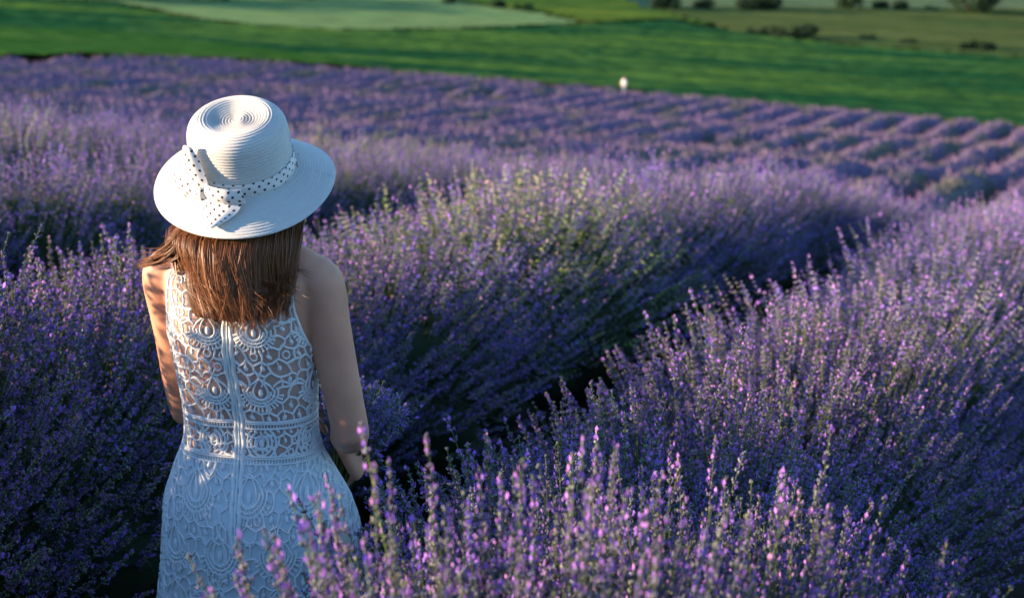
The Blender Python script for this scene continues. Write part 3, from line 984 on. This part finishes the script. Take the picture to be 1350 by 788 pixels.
def web(b, surf, s0, s1, z0, z1, fans, ok, cell=.021, seed=1, w=.0016, stretch=1.0):
    """irregular net of cords with little leaves in its cells, around the fans"""
    r = np.random.default_rng(seed)
    dx, dz = cell * 1.732, cell * 1.5 * stretch
    V = {}
    def key(x, z): return (round(x / cell * 4), round(z / cell / stretch * 4))
    E = set(); pos = {}; cells = []
    for j in range(int((z1 - z0) / dz) + 2):
        for i in range(int((s1 - s0) / dx) + 2):
            cx = s0 + i * dx + (dx / 2 if j % 2 else 0); cz = z0 + j * dz
            cells.append((cx, cz))
            ks = []
            for a in range(6):
                t = R(30 + 60 * a)
                x, z = cx + cell * math.cos(t), cz + cell * stretch * math.sin(t)
                k = key(x, z)
                if k not in pos: pos[k] = np.array([x, z]) + r.normal(0, cell * .17, 2)
                ks.append(k)
            for a in range(6): E.add(tuple(sorted((ks[a], ks[(a + 1) % 6]))))
    def free(q, m=.040):
        for fx, fz in fans:
            if (q[0] - fx) ** 2 + ((q[1] - fz - .002) / 1.05) ** 2 < m ** 2 and q[1] < fz + .030: return False
            if abs(q[0] - fx) < .014 and fz - .02 < q[1] < fz + .03: return False
        return True
    for k1, k2 in sorted(E):
        a, c = pos[k1], pos[k2]
        if not (free(a, .043) or free(c, .043)): continue
        m = (a + c) / 2 + r.normal(0, cell * .12, 2)
        lace_line(b, surf, [a, m, c], w * r.uniform(.85, 1.5), ok=ok, n=6)
    for cx, cz in cells:
        q = np.array([cx, cz]) + r.normal(0, cell * .12, 2)
        if not free(q, .046): continue
        a = r.random()
        if a < .62:
            lace_oval(b, surf, q, cell * .23, cell * .38 * stretch, ok, rot=r.normal(0, .4))
            lace_line(b, surf, [q, q + (r.normal(0, .003), cell * stretch * .8)], w * .7, ok=ok, n=4)
        elif a < .8:
            t = np.linspace(0, 2 * np.pi, 9)
            lace_line(b, surf, np.stack([q[0] + cell * .4 * np.cos(t), q[1] + cell * .45 * np.sin(t)], 1), w * .9, ok=ok, n=12)

zip_s = lambda z: .004 + .006 * np.sin((z - .9) * 17) * np.clip((z - 1.02) * 6, 0, 1)
def ok_bod(s, P): return inside(P) & (P[:, 2] > WB1 + .004) & ((np.abs(s[:, 0] - zip_s(P[:, 2])) > .011) | (P[:, 1] > .02))
def ok_band(s, P): return (P[:, 2] > WB0 + .008) & (P[:, 2] < WB1 - .008) & (np.abs(s[:, 0] - zip_s(P[:, 2])) > .011)
def ok_skirt(s, P): return (P[:, 2] < WB0 - .002) & (P[:, 2] > .42)

b = MB()
fb = [(x + .004, z) for z in (1.245, 1.113) for x in (-.288, -.172, -.042, .054, .176, .292)] + [(x, 1.375) for x in (-.10, .0, .10)]
for f_ in fb: fan(b, SB, f_, ok_bod)
web(b, SB, -.46, .46, WB1 - .01, 1.40, fb, ok_bod, cell=.0185, seed=4, w=.0019)
fw = [(x, 1.000) for x in np.arange(-.40, .41, .105) + .03]
for f_ in fw:
    lace_oval(b, SB, f_, .0055, .011, ok_band)
    for s in (-1, 1):
        for r_ in (13, 21, 29):
            lace_line(b, SB, [(f_[0] + s * r_ * .001 * math.cos(a), f_[1] + .0012 * r_ * math.sin(a)) for a in np.linspace(-1.3, 1.3, 6)], .0026, ok=ok_band)
web(b, SB, -.46, .46, WB0, WB1, [], ok_band, cell=.014, seed=9, w=.0019)
link('bodice_lace', b.mesh('bodice_lace', M_lace), dress)

b = MB()
fs_ = []
for j, z in enumerate((.905, .795, .685, .575, .465)):
    hw = float(SS.half(z)); n_ = int(round(2 * hw / .112))
    for i in range(n_):
        fs_.append((-hw + (i + .5 * (j % 2) + .25) * 2 * hw / n_, z))
fs_ = [f_ for f_ in fs_ if abs(f_[0]) < .62]
for f_ in fs_: fan(b, SS, f_, ok_skirt, 1.05, 1.25)
web(b, SS, -.62, .62, .44, WB0, fs_, ok_skirt, cell=.0175, seed=14, w=.0019, stretch=1.15)
link('skirt_lace', b.mesh('skirt_lace', M_lace), dress)

# beading trims above and below the waistband, armhole and neck bindings
b = MB()
for zc in (WB1, WB0 + .001):
    hw = float(SB.half(zc))
    ss = np.linspace(-hw, hw, 180)
    for dz_, w in ((.0055, .0022), (-.0055, .0022), (.0095, .0018)):
        P, Nn = SB.at(ss, np.full(180, zc + dz_)); cord(b, P, Nn, w, .0022)
    for s in np.arange(-hw, hw, .0062):
        lace_line(b, SB, [(s, zc - .0055), (s, zc + .0055)], .0013, h=.0016, n=3)
for V in rows:
    for e in (0, -1):
        i0 = np.argmax(zz > 1.17)
        P = spline(V[i0:, e], 60)
        Nn = np.tile(np.array([0.4 * np.sign(P[0, 0]), np.sign(P[:, 1].mean()) * .9, .1]), (60, 1)); Nn /= np.linalg.norm(Nn, axis=1)[:, None]
        cord(b, P, Nn, .0035, .0026)
        P2 = P * 1.0; P2[:, 0] -= np.sign(P[0, 0]) * .008
        cord(b, P2, Nn, .0018, .0022)
    P = V[-1]
    cord(b, P, np.tile(np.array([0, np.sign(P[:, 1].mean()), .2]), (len(P), 1)), .004, .003)
link('trim', b.mesh('trim', M_lace), dress)
# zipper placket with its coil
b = MB()
zz2 = np.linspace(.80, 1.388, 120)
for dz_, w, h in ((-.0075, .0052, .0030), (.0075, .0052, .0030)):
    up = zz2[zz2 > WB0]; dn = zz2[zz2 <= WB0 + .004]
    for surf, q in ((SB, up), (SS, dn)):
        P, Nn = surf.at(zip_s(q) + dz_ + .0012 * np.sin(q * 140), q, .001); cord(b, P, Nn, w, h)
zo = link('zipper', b.mesh('zipper', M_lace), dress)
b = MB()
for surf, q in ((SB, zz2[zz2 > WB0]), (SS, zz2[zz2 <= WB0 + .004])):
    P, Nn = surf.at(zip_s(q), q, .002); cord(b, P, Nn, .0026, .0026)
link('zipper_coil', b.mesh('zipper_coil', M_zip), dress)

# --- hair
def hair_mesh():
    r = np.random.default_rng(5)
    b = MB()
    strands = []
    HQ = grid_q(14, 2)
    nclump = 420
    for c_ in range(nclump):
        ph = r.uniform(-1.9, 1.9)
        lay = r.random()
        root = HEADC + np.array([.082 * math.sin(ph), -.100 * math.cos(ph) - .002, .02 + .03 * r.random()])
        wgt = math.sin(ph)
        xt = (.090 if wgt > 0 else .062) * wgt + .032 + r.normal(0, .010)
        tipz = 1.272 + .016 * abs(wgt) + r.normal(0, .013) + (lay < .12) * r.uniform(.02, .07)
        back = -.128 - .022 * lay
        midy = -.085 - .02 * lay
        K = [root, HEADC + np.array([.100 * wgt, -.108 * max(math.cos(ph), -.1) - .004, -.05]),
             np.array([.116 * wgt + r.normal(0, .006), min(midy * max(math.cos(ph), .25) - .02, -.045), 1.415]),
             np.array([(.104 if wgt > 0 else .088) * wgt + .010 + r.normal(0, .006), min(back * max(math.cos(ph), .62), -.085), 1.335]),
             np.array([xt, back - .004 + .03 * (abs(wgt) > .9), tipz])]
        lock = ph < -1.0 and r.random() < .42
        if lock:      # the lock blown over her left shoulder
            k, cut = r.random(), r.uniform(.55, 1.0)
            K = np.array([HEADC + (-.080, -.035, .01), (-.088, -.050, 1.462), (-.114, -.072, 1.418), (-.152, -.074, 1.376), (-.208, -.064, 1.346)])
            K = K + k * np.outer([1, 1, .85, .55, .2], (.030, -.012, -.018)) + r.normal(0, .003, 3)
            K = spline(K, 40)[np.linspace(0, 39 * cut, 5).astype(int)]
        if ph > 1.3: K[-1] = K[-1] + np.array([-.012, 0, .02])
        K = np.array(K)
        conv = r.uniform(.1, .8)
        wav = r.normal(0, .004, 2)
        for s_ in range(30):
            j = r.normal(0, 1, 3)
            k2 = K + (np.array([1.0, 1.0, .8, .5, .15]) if lock else np.array([1.0, 1.0, .95, .8, conv * .5]))[:, None] * j * (.0062, .0045, .001)
            k2[-1] += (k2[-2] - k2[-1]) * (abs(r.normal(0, .22)) if lock else abs(r.normal(0, .10)))
            k2[-1, 2] += 0 + .35 * np.linalg.norm(j[:2]) * .012
            k2[3, 0] += wav[0]; k2[4, 0] += wav[1]
            if r.random() < .06: k2[3:] += r.normal(0, .014, 3) * np.array([[.5], [1]])
            strands.append((spline(k2, 14), (.75 + .5 * r.random()) * (.8 + .4 * lay), r.uniform(.00035, .0007)))
    # few loose hairs lifting off on the right shoulder
    for i in range(7):
        e = r.normal(0, 1, 3) * .006
        strands.append((spline(np.array([HEADC + (.08, -.03, -.04), (.10, -.06, 1.40), (.125, -.075, 1.37), np.array((.165, -.07, 1.352)) + e]), 14), 1, .0006))
    taper = np.array([1.0] * 10 + [.9, .75, .5, .15])[:, None]
    for P, k, rad in strands:
        T = np.gradient(P, axis=0)
        sd_ = np.cross(T, r.normal(0, .45, 3) + np.array([P[5, 0] * 6, -1, .2])); sd_ /= np.linalg.norm(sd_, axis=1)[:, None] + 1e-9
        V = np.stack([P - sd_ * rad * taper, P + sd_ * rad * taper], 1).reshape(-1, 3)
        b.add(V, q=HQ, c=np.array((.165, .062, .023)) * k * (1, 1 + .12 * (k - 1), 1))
    # dense inner mass under the strands
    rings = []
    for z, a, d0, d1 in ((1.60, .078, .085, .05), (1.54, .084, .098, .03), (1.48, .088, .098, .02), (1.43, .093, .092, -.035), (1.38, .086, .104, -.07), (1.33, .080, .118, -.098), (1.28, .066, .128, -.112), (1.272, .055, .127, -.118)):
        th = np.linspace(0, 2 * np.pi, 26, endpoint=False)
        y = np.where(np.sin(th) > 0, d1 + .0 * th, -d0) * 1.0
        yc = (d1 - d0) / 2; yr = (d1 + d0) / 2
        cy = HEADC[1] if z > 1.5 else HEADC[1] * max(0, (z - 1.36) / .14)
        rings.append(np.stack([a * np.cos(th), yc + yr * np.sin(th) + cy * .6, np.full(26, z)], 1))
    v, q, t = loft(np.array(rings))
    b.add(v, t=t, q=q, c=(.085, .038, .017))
    return b.mesh('hair', M_hair)
hair = link('hair', hair_mesh(), person)

# --- hat: braided straw, brim and crown turned in one spiral
HAT = link('hat', None, person)
HAT['label'] = 'white straw boater hat with polka dot ribbon and bow'
HAT.location = (0.001, .020, 1.540)
HAT.rotation_euler = (R(23), R(-2), R(11))
def hat_profile():
    crown = np.array([(.0005, .112), (.020, .1125), (.036, .1138), (.048, .1162), (.057, .1187), (.066, .1198), (.076, .1175), (.085, .1122), (.092, .104), (.0965, .092), (.099, .070), (.100, .045), (.1010, .018), (.1020, .004)])
    brim = np.array([(.1020, .004), (.106, .000), (.116, -.003), (.130, -.009), (.145, -.0165), (.160, -.0245), (.172, -.0315), (.180, -.037)])
    return crown, brim
def lathe(prof, n_seg, ridge, amp, dent=False, thick=.0022):
    p = spline(prof, 400)
    L_ = np.concatenate([[0], np.cumsum(np.linalg.norm(np.diff(p, axis=0), axis=1))])
    m = int(L_[-1] / ridge * 5)
    s = np.linspace(0, L_[-1], m)
    p = np.stack([np.interp(s, L_, p[:, 0]), np.interp(s, L_, p[:, 1])], 1)
    t = np.gradient(p, axis=0); t /= np.linalg.norm(t, axis=1)[:, None]
    nrm = np.stack([-t[:, 1], t[:, 0]], 1)
    th = np.linspace(0, 2 * np.pi, n_seg, endpoint=False)
    S_, T_ = np.meshgrid(s, th, indexing='ij')
    rd = amp * (np.abs(np.sin(np.pi * (S_ / ridge + T_ / (2 * np.pi)))) ** .7 - .6)
    Rr = p[:, 0][:, None] + nrm[:, 0][:, None] * rd
    Zz = p[:, 1][:, None] + nrm[:, 1][:, None] * rd
    x, y = Rr * np.cos(T_), Rr * np.sin(T_)
    if dent:
        Zz = Zz - .003 * np.exp(-((x + .018) / .038) ** 2 - ((y + .004) / .022) ** 2) * (Rr < .09) + .004 * np.exp(-((x - .012) / .012) ** 2 - (y / .02) ** 2) * (Rr < .05)
    else:
        w_ = np.clip((Rr - .11) / .07, 0, 1)
        Zz = Zz + w_ ** 1.5 * (.0055 * np.cos(2 * T_ + .6) + .003 * np.sin(3 * T_ + 1) )
    outer = np.stack([x, y, Zz], -1)
    inner = outer - np.stack([nrm[:, 0][:, None] * np.cos(T_), nrm[:, 0][:, None] * np.sin(T_), np.broadcast_to(nrm[:, 1][:, None], T_.shape)], -1) * thick
    v = np.vstack([outer.reshape(-1, 3), inner.reshape(-1, 3)])
    q = grid_q(m, n_seg, True); k = m * n_seg
    edge = np.stack([(m - 1) * n_seg + np.arange(n_seg), (m - 1) * n_seg + (np.arange(n_seg) + 1) % n_seg], 1)
    q = np.vstack([q, q[:, ::-1] + k, np.hstack([edge, edge[:, ::-1] + k])])
    uv = np.stack([T_ * Rr.mean(), S_], -1).reshape(-1, 2)
    return v, q, np.vstack([uv, uv])
cp_, bp_ = hat_profile()
v, q, uv = lathe(cp_, 160, .0062, .0015, True)
link('crown', mesh('crown', v, q, M_straw, uv=uv), HAT)
v, q, uv = lathe(bp_, 200, .0058, .0012)
link('brim', mesh('brim', v, q, M_straw, uv=uv), HAT)
# ribbon band
nb = 160
th = np.linspace(0, 2 * np.pi, nb + 1)
V, UV = [], []
for z, r_ in ((.0035, .1044), (.006, .1052), (.016, .1043), (.027, .1036), (.0305, .1028)):
    w_ = .0007 * np.sin(th * 7 + z * 200) + .0005 * np.sin(th * 13 + 1)
    V.append(np.stack([(r_ + w_) * np.cos(th), (r_ + w_) * np.sin(th), z + .0012 * np.sin(2 * th)], 1))
    UV.append(np.stack([th * .105, np.full(nb + 1, z)], 1))
V, UV = np.array(V), np.array(UV)
link('ribbon', mesh('ribbon', V.reshape(-1, 3), grid_q(5, nb + 1)[:, ::-1], M_dots, uv=UV.reshape(-1, 2)), HAT)
# bow: pieces of folded ribbon in a frame on the crown (tangent, up, out), millimetres
BA = R(-90 - 24)      # back, a little to her left
Bo = np.array([math.cos(BA), math.sin(BA), 0]); Bt = np.array([-math.sin(BA), math.cos(BA), 0]); Bu = np.array([0, 0, 1.])
Bc = Bo * .109 + Bu * .016
def patch(name, ctrl, thick=.0012, nu=16, nv=20):
    """cloth patch from a grid of control points in (tangent, up, out) mm"""
    c = np.array(ctrl, float) * .001 * (1.52, 1.42, 1.05)
    rows_ = np.array([spline(r_, nv) for r_ in c])
    g = np.array([spline(rows_[:, j], nu) for j in range(nv)]).transpose(1, 0, 2)
    P = Bc + g[..., :1] * Bt + g[..., 1:2] * Bu + g[..., 2:] * Bo
    du = np.gradient(P, axis=0); dv = np.gradient(P, axis=1)
    n_ = np.cross(du, dv); n_ /= np.linalg.norm(n_, axis=2)[..., None] + 1e-12
    Lu = np.cumsum(np.concatenate([np.zeros((1, nv)), np.linalg.norm(np.diff(P, axis=0), axis=2)]), 0)
    Lv = np.cumsum(np.concatenate([np.zeros((nu, 1)), np.linalg.norm(np.diff(P, axis=1), axis=2)], 1), 1)
    uv = np.stack([Lu + .004, Lv + .003], -1).reshape(-1, 2)
    q = grid_q(nu, nv); k = nu * nv
    v = np.vstack([P.reshape(-1, 3), (P - n_ * thick).reshape(-1, 3)])
    return mesh(name, v, np.vstack([q, q[:, ::-1] + k]), M_dots, uv=np.vstack([uv, uv]))
bow = link('bow', patch('bow', [  # upper right loop folded over
    [(-12, 14, 6), (6, 17, 17), (26, 17, 15), (42, 15, 1)],
    [(-13, 4, 12), (8, 5, 24), (28, 6, 21), (45, 5, 2)],
    [(-12, -6, 10), (8, -6, 20), (30, -6, 17), (47, -7, 1)]]), HAT)
link('bow_tail', patch('bow_tail', [
    [(-14, -4, 9), (4, -6, 17), (24, -6, 16), (42, -5, 4)],
    [(-13, -12, 19), (6, -12, 27), (25, -12, 27), (41, -13, 16)],
    [(-6, -20, 34), (8, -18, 42), (22, -18, 42), (34, -20, 33)],
    [(4, -25, 52), (10, -26, 60), (15, -26, 63), (20, -26, 58)]]), bow)
link('bow_tail', patch('bow_tail', [
    [(-34, 0, 2), (-24, 0, 10), (-12, 2, 13), (0, 2, 12)],
    [(-40, 24, -4), (-30, 24, 6), (-18, 25, 9), (-6, 24, 4)],
    [(-42, 44, -8), (-34, 45, 2), (-24, 46, 4), (-14, 44, -1)],
    [(-38, 60, -8), (-34, 64, -4), (-29, 65, -3), (-24, 62, -5)]]), bow)
link('bow_loop', patch('bow_loop', [
    [(-60, 14, -6), (-44, 14, 4), (-26, 10, 9), (-8, 8, 13)],
    [(-64, 0, -2), (-46, 0, 10), (-26, 0, 15), (-8, 0, 15)],
    [(-60, -14, 2), (-44, -15, 11), (-26, -12, 14), (-8, -9, 13)]]), bow)
link('bow_knot', patch('bow_knot', [
    [(-22, 10, 6), (-18, 11, 15), (-10, 11, 17), (-5, 10, 8)],
    [(-23, 0, 7), (-18, 0, 19), (-10, 0, 20), (-4, 0, 9)],
    [(-22, -11, 6), (-18, -12, 17), (-10, -12, 18), (-5, -11, 8)]]), bow)

# --- bouquet of lavender in her right hand
pm = person.matrix_basis
Rw = Matrix.Rotation(R(-11), 4, 'Z')
def w_pt(p): return np.array(Matrix.Translation(person.location) @ Rw @ Vector(p))
hdn = hd / np.linalg.norm(hd)
grip = w_pt(RWR + hdn * .092 + np.array((-.034, 0, .0)))
btop = np.array(grip) + np.array((.045, .045, .13))
bq = link('lavender_bouquet', None, loc=tuple(grip))
tag(bq, 'cut bunch of blue lavender held at the woman\'s right side', 'bouquet')
r = np.random.default_rng(77)
n = 150
axis = (btop - grip) / np.linalg.norm(btop - grip)
_, e1, e2 = frame(axis)
a, q_ = r.uniform(0, 6.28, n), np.sqrt(r.random(n))
spread = (np.cos(a) * q_)[:, None] * e1 + (np.sin(a) * q_)[:, None] * e2
tip = axis * r.uniform(.06, .13, (n, 1)) + spread * .068
d = axis + spread * .75
b = MB(); fsx = MB()
for k in range(8):
    s = np.arange(n) % 8 == k
    v, fs, c = place(SP_HI[k], tip[s], d[s], r.uniform(.6, .85, s.sum()), r.uniform(0, 6, s.sum()), np.array((1.15, 1.4, 1.4)) * r.uniform(.8, 1.2, (s.sum(), 1)))
    bn_ = b.n
    b.v.append(v); b.c.append(c); b.n += len(v)
    for f_ in fs: (b.t if f_.shape[1] == 3 else b.q).append(f_ + bn_)
tag(link('bloom', b.mesh('bouquet_bloom', M_flower, False), bq), kind='stuff')
stems(fsx, -axis * .14 + spread * .022, tip, d, r, ctrl=.35)
tag(link('stalks', fsx.mesh('bouquet_stalks', M_leaf, False), bq), kind='stuff')

# ------------------------------------------------------------------ fields of the valley
def poly_mask(P):
    P = np.array([unproj(u, v)[:2] for u, v in P])
    def f(X, Y):
        ins = np.zeros(X.shape, bool)
        j = len(P) - 1
        wx = X + 1.2 * (fbm(X * .25, Y * .25, 2, 2) - .5); wy = Y
        for i in range(len(P)):
            (x1, y1), (x2, y2) = P[i], P[j]
            if y1 != y2:
                c = ((y1 > wy) != (y2 > wy)) & (wx < (x2 - x1) * (wy - y1) / (y2 - y1) + x1)
                ins ^= c
            j = i
        return ins
    f.P = P
    return f
def field(name, pix, lift, rough, c0, c1, label, cat, step=.6, streak=(.05, .35), seed=1, kind='structure'):
    m = poly_mask(pix)
    x0, y0 = m.P.min(0); x1, y1 = m.P.max(0)
    xs = np.arange(x0 - 1, x1 + 1, step * 1.2); ys = np.arange(y0 - 1, y1 + 1, step)
    def zf(X, Y):
        return gz(X, Y) + lift + rough * (fbm(X * 1.1, Y * 1.1, seed, 3) - .5) * 2 + rough * .8 * (np.random.default_rng(seed).random(X.shape) - .5)
    def cf(X, Y):
        a = fbm(X * streak[0], Y * streak[1] + X * .02, seed + 5, 4)
        a = np.clip((a - .36) * 3.4, 0, 1)[..., None]
        n_ = (.6 + .8 * fbm(X * .45, Y * .9, seed + 8, 3))[..., None]
        return (np.array(c0) * (1 - a) + np.array(c1) * a) * n_
    o = sheet(name, xs, ys, zf, M_crop, mask=m, col=cf)
    tag(o, label, cat, kind=kind)
    return o
low = [(u, v + 11) for u, v in ((1600, 190), (1350, 167), (1200, 153), (1000, 134), (830, 117), (700, 105), (520, 92), (300, 78), (0, 77), (-250, 86))]
field('crop_field', low + [(-250, 40), (-60, 3), (60, 3), (150, 9), (250, 29), (330, 40), (450, 46), (600, 44), (780, 36), (880, 31), (960, 46), (1100, 63), (1350, 82), (1600, 98)],
      .42, .15, (.016, .080, .028), (.085, .172, .032), 'dense dark green crop field between lavender and the valley', 'field', step=.55, streak=(.05, .33), seed=11)
field('grass_strip', [(-250, 98), (0, 89), (300, 90), (520, 104), (420, 86), (330, 73), (200, 58), (100, 51), (0, 48), (-250, 50)],
      .70, .10, (.032, .11, .02), (.06, .14, .028), 'bright grassy strip along the edge of the lavender field', 'grass strip', seed=12)
field('pale_field', [(60, 3), (150, 9), (250, 29), (330, 40), (450, 46), (600, 44), (780, 36), (700, 20), (600, 6), (580, -14), (60, -14)],
      .45, .06, (.17, .275, .10), (.195, .29, .10), 'smooth pale green field in the valley', 'field', step=.9, seed=13)
field('yellow_field', [(580, -14), (600, 6), (700, 20), (780, 36), (880, 31), (960, 44), (900, 26), (850, 14), (800, -14)],
      .50, .10, (.045, .12, .026), (.13, .19, .028), 'small yellowish green field beside the pale field', 'field', step=.9, seed=14)
field('dry_meadow', [(850, 14), (900, 26), (960, 45), (1100, 62), (1350, 81), (1600, 97), (1600, 12), (1350, 14), (1000, 12)],
      .35, .10, (.065, .105, .032), (.105, .135, .040), 'dry brownish meadow with scattered shrubs', 'meadow', step=.9, streak=(.03, .2), seed=15)

M_bush = mat('shrub_leaf', attr=True, rough=.8, spec=.1, trans=.15)
M_bark = mat('bark', (.07, .05, .035), rough=.9, noise=.3, nscale=6)
def shrub(x, y, w, h, label, group, seed, name='shrub'):
    r = np.random.default_rng(seed)
    root = link(name, None, loc=(x, y, float(gz(x, y)) - .3))
    root.rotation_euler = (0, 0, r.uniform(0, 6))
    nl = max(3, int(w / h * 3))
    blobs = [(r.uniform(-.36, .36) * w, r.uniform(-.25, .25) * w, h * r.uniform(.40, .66), h * r.uniform(.26, .42)) for _ in range(nl)]
    b = MB()
    for bx, by, bz, br in blobs:
        n = 260
        d = r.normal(0, 1, (n, 3)); d /= np.linalg.norm(d, axis=1)[:, None]
        P = np.array([bx, by, bz]) + d * br * r.uniform(.55, 1.1, (n, 1)) * (1.15, 1.15, .95)
        P[:, 2] = np.maximum(P[:, 2], .1)
        e = r.normal(0, 1, (n, 3)); e /= np.linalg.norm(e, axis=1)[:, None]
        g = np.cross(e, d); sz = r.uniform(.10, .24, (n, 1)) * (.5 + h * .2)
        V = np.stack([P - e * sz, P - g * sz * .6, P + e * sz, P + g * sz * .6], 1)
        c = np.array((.018, .038, .017)) * r.uniform(.7, 1.5, (n, 1))
        b.add(V.reshape(-1, 3), q=np.arange(n * 4).reshape(-1, 4), c=np.repeat(c, 4, 0))
    link('crown', b.mesh('shrub_crown', M_bush, False), root)
    b = MB()
    for bx, by, bz, br in blobs:
        v, q, t = tube(spline(np.array([(bx * .25, by * .25, -.1), (bx * .5, by * .5, bz * .45), (bx, by, bz)]), 6), np.linspace(.045, .015, 6) * h, 6)
        b.add(v, t=t, q=q)
    link('trunk', b.mesh('shrub_trunk', M_bark), root)
    tag(root, label, 'shrub' if name == 'shrub' else 'tree', group)
sd = 300
for u0, u1, vb, hp, lab, grp in (
        (849, 914, 15, 24, 'dark shrub in the far hedge line beyond the dry meadow', 'far hedge line'), (910, 942, 15, 18, 'dark shrub in the far hedge line beyond the dry meadow', 'far hedge line'),
        (953, 1043, 15, 24, 'dark shrub in the far hedge line beyond the dry meadow', 'far hedge line'), (1098, 1149, 14, 24, 'dark shrub in the far hedge line beyond the dry meadow', 'far hedge line'),
        (1146, 1194, 15, 16, 'dark shrub in the far hedge line beyond the dry meadow', 'far hedge line'), (1216, 1240, 16, 10, 'dark shrub in the far hedge line beyond the dry meadow', 'far hedge line'),
        (1251, 1336, 20, 34, 'largest dark bushy shrub, at the end of the far hedge line', None),
        (981, 1086, 52, 19, 'long low dark shrub lying in the middle of the dry meadow', None),
        (1125, 1155, 55, 10, 'small dark shrub on the lower edge of the dry meadow', 'small meadow shrubs'), (1178, 1213, 60, 11, 'small dark shrub on the lower edge of the dry meadow', 'small meadow shrubs'),
        (1258, 1314, 70, 17, 'round dark shrub between crop field and dry meadow', None),
        (648, 674, 16, 18, 'small dark shrub behind the pale green field', 'shrubs behind the pale field'), (680, 706, 17, 14, 'small dark shrub behind the pale green field', 'shrubs behind the pale field'),
        (578, 606, 9, 14, 'small dark shrub behind the pale green field', 'shrubs behind the pale field'), (778, 796, 27, 8, 'tiny dark shrub on the yellowish green field', None),
        (1352, 1420, 24, 30, 'dark shrub in the far hedge line beyond the dry meadow', 'far hedge line')):
    p = unproj((u0 + u1) / 2, vb)
    k = p[1] / FPX * 1.03
    shrub(p[0], p[1], (u1 - u0) * k * 1.05, max(hp * k * 1.15, .7), lab, grp, sd); sd += 1
for u in range(70, 400, 46):
    p = unproj(u, 5 + rng.uniform(-1, 1))
    shrub(p[0], p[1] + 2, 6.5, rng.uniform(4, 6), 'dark leafy tree in the treeline behind the pale field', 'treeline behind the pale field', sd, 'tree'); sd += 1

# ------------------------------------------------------------------ distant person at the edge of the lavender
def distant_person():
    px = unproj(823, 127)
    root = link('person', None, loc=(px[0], px[1] + .4, float(gz(px[0], px[1] + .4))))
    root.rotation_euler = (0, 0, R(150))
    root.scale = (.74, .74, .74)
    tag(root, 'tiny distant person in a white top with a tan bag at the lavender edge', 'person')
    P = []
    tab = TOR_S[(TOR_S[:, 0] > .72)]
    P.append(loft(torso_table(np.linspace(.72, 1.5, 24), TOR_S)[:, :-1:6]))
    head(P, (0, .03, 1.53))
    for s in (-1, 1):
        P.append(tube(spline(np.array([(s * .15, 0, 1.33), (s * .20, .0, 1.08), (s * .17, .14, .92)]), 10), np.linspace(.046, .026, 10), 10))
        hand(P, (s * .17, .14, .92), (-s * .1, .8, -.5), (-s * .9, 0, -.2), (0, .5, .8), (.4, .5, .3))
        P.append(tube(spline(np.array([(s * .085, 0, .8), (s * .087, 0, .47), (s * .08, 0, .05)]), 10), np.linspace(.09, .038, 10), 10))
        P.append(capsule([(s * .08, -.03, .035), (s * .09, .14, .03)], np.array([.035, .03])))
    bd = link('body', grow(P, 'distant_body', M_skin, .011, 3), root)
    white = mat('white_top', (.80, .80, .78), rough=.8); blue = mat('trousers', (.16, .22, .32), rough=.8)
    tan = mat('tan_leather', (.42, .24, .12), rough=.6); brown = mat('brown_hair', (.22, .11, .05), rough=.5)
    v = torso_table(np.linspace(.82, 1.40, 24), TOR_S, off=.02)
    b = MB(); b.add(v.reshape(-1, 3), q=grid_q(*v.shape[:2]))
    for s in (-1, 1):
        a_, q_, t_ = tube(spline(np.array([(s * .13, 0, 1.35), (s * .19, 0, 1.15), (s * .195, .03, 1.02)]), 10), np.linspace(.065, .055, 10), 12)
        b.add(a_, t=t_, q=q_)
    link('top', b.mesh('top', white), root)
    b = MB()
    for s in (-1, 1):
        a_, q_, t_ = tube(spline(np.array([(s * .08, 0, .86), (s * .09, 0, .47), (s * .082, 0, .08)]), 10), np.linspace(.115, .06, 10), 14)
        b.add(a_, t=t_, q=q_)
    link('trousers', b.mesh('trousers', blue), root)
    b = MB()
    a_, q_, t_ = loft(np.array([ell_ring((0, -.01 - .02 * i, z), (1, 0, 0), (0, 1, 0), w, d_, 16) for i, (z, w, d_) in enumerate(((1.655, .03, .03), (1.64, .07, .08), (1.57, .088, .10), (1.48, .095, .08), (1.38, .09, .05), (1.30, .07, .035)))]))
    b.add(a_, t=t_, q=q_)
    link('hair', b.mesh('hair', brown), root)
    bagp = (root.matrix_basis, (0.30, 0, 1.02))
    b = MB()
    a_, q_, t_ = loft(np.array([ell_ring((.285, 0, z), (0, 1, 0), (1, 0, 0), w, .055, 16, 4) for z, w in ((.86, .13), (.88, .16), (1.0, .165), (1.12, .15), (1.13, .13))]))
    b.add(a_, t=t_, q=q_)
    a_, q_, t_ = tube(spline(np.array([(.285, .12, 1.12), (.25, .06, 1.25), (.15, .0, 1.41), (.24, -.06, 1.25), (.285, -.12, 1.12)]), 20), .012, 6)
    b.add(a_, t=t_, q=q_)
    bag = link('shoulder_bag', b.mesh('shoulder_bag', tan))
    Mx = Matrix.Translation(root.location) @ Matrix.Rotation(R(150), 4, 'Z')
    bag.matrix_world = Mx @ Matrix.Scale(.74, 4)
    tag(bag, 'tan shoulder bag worn by the tiny distant person', 'bag')
distant_person()
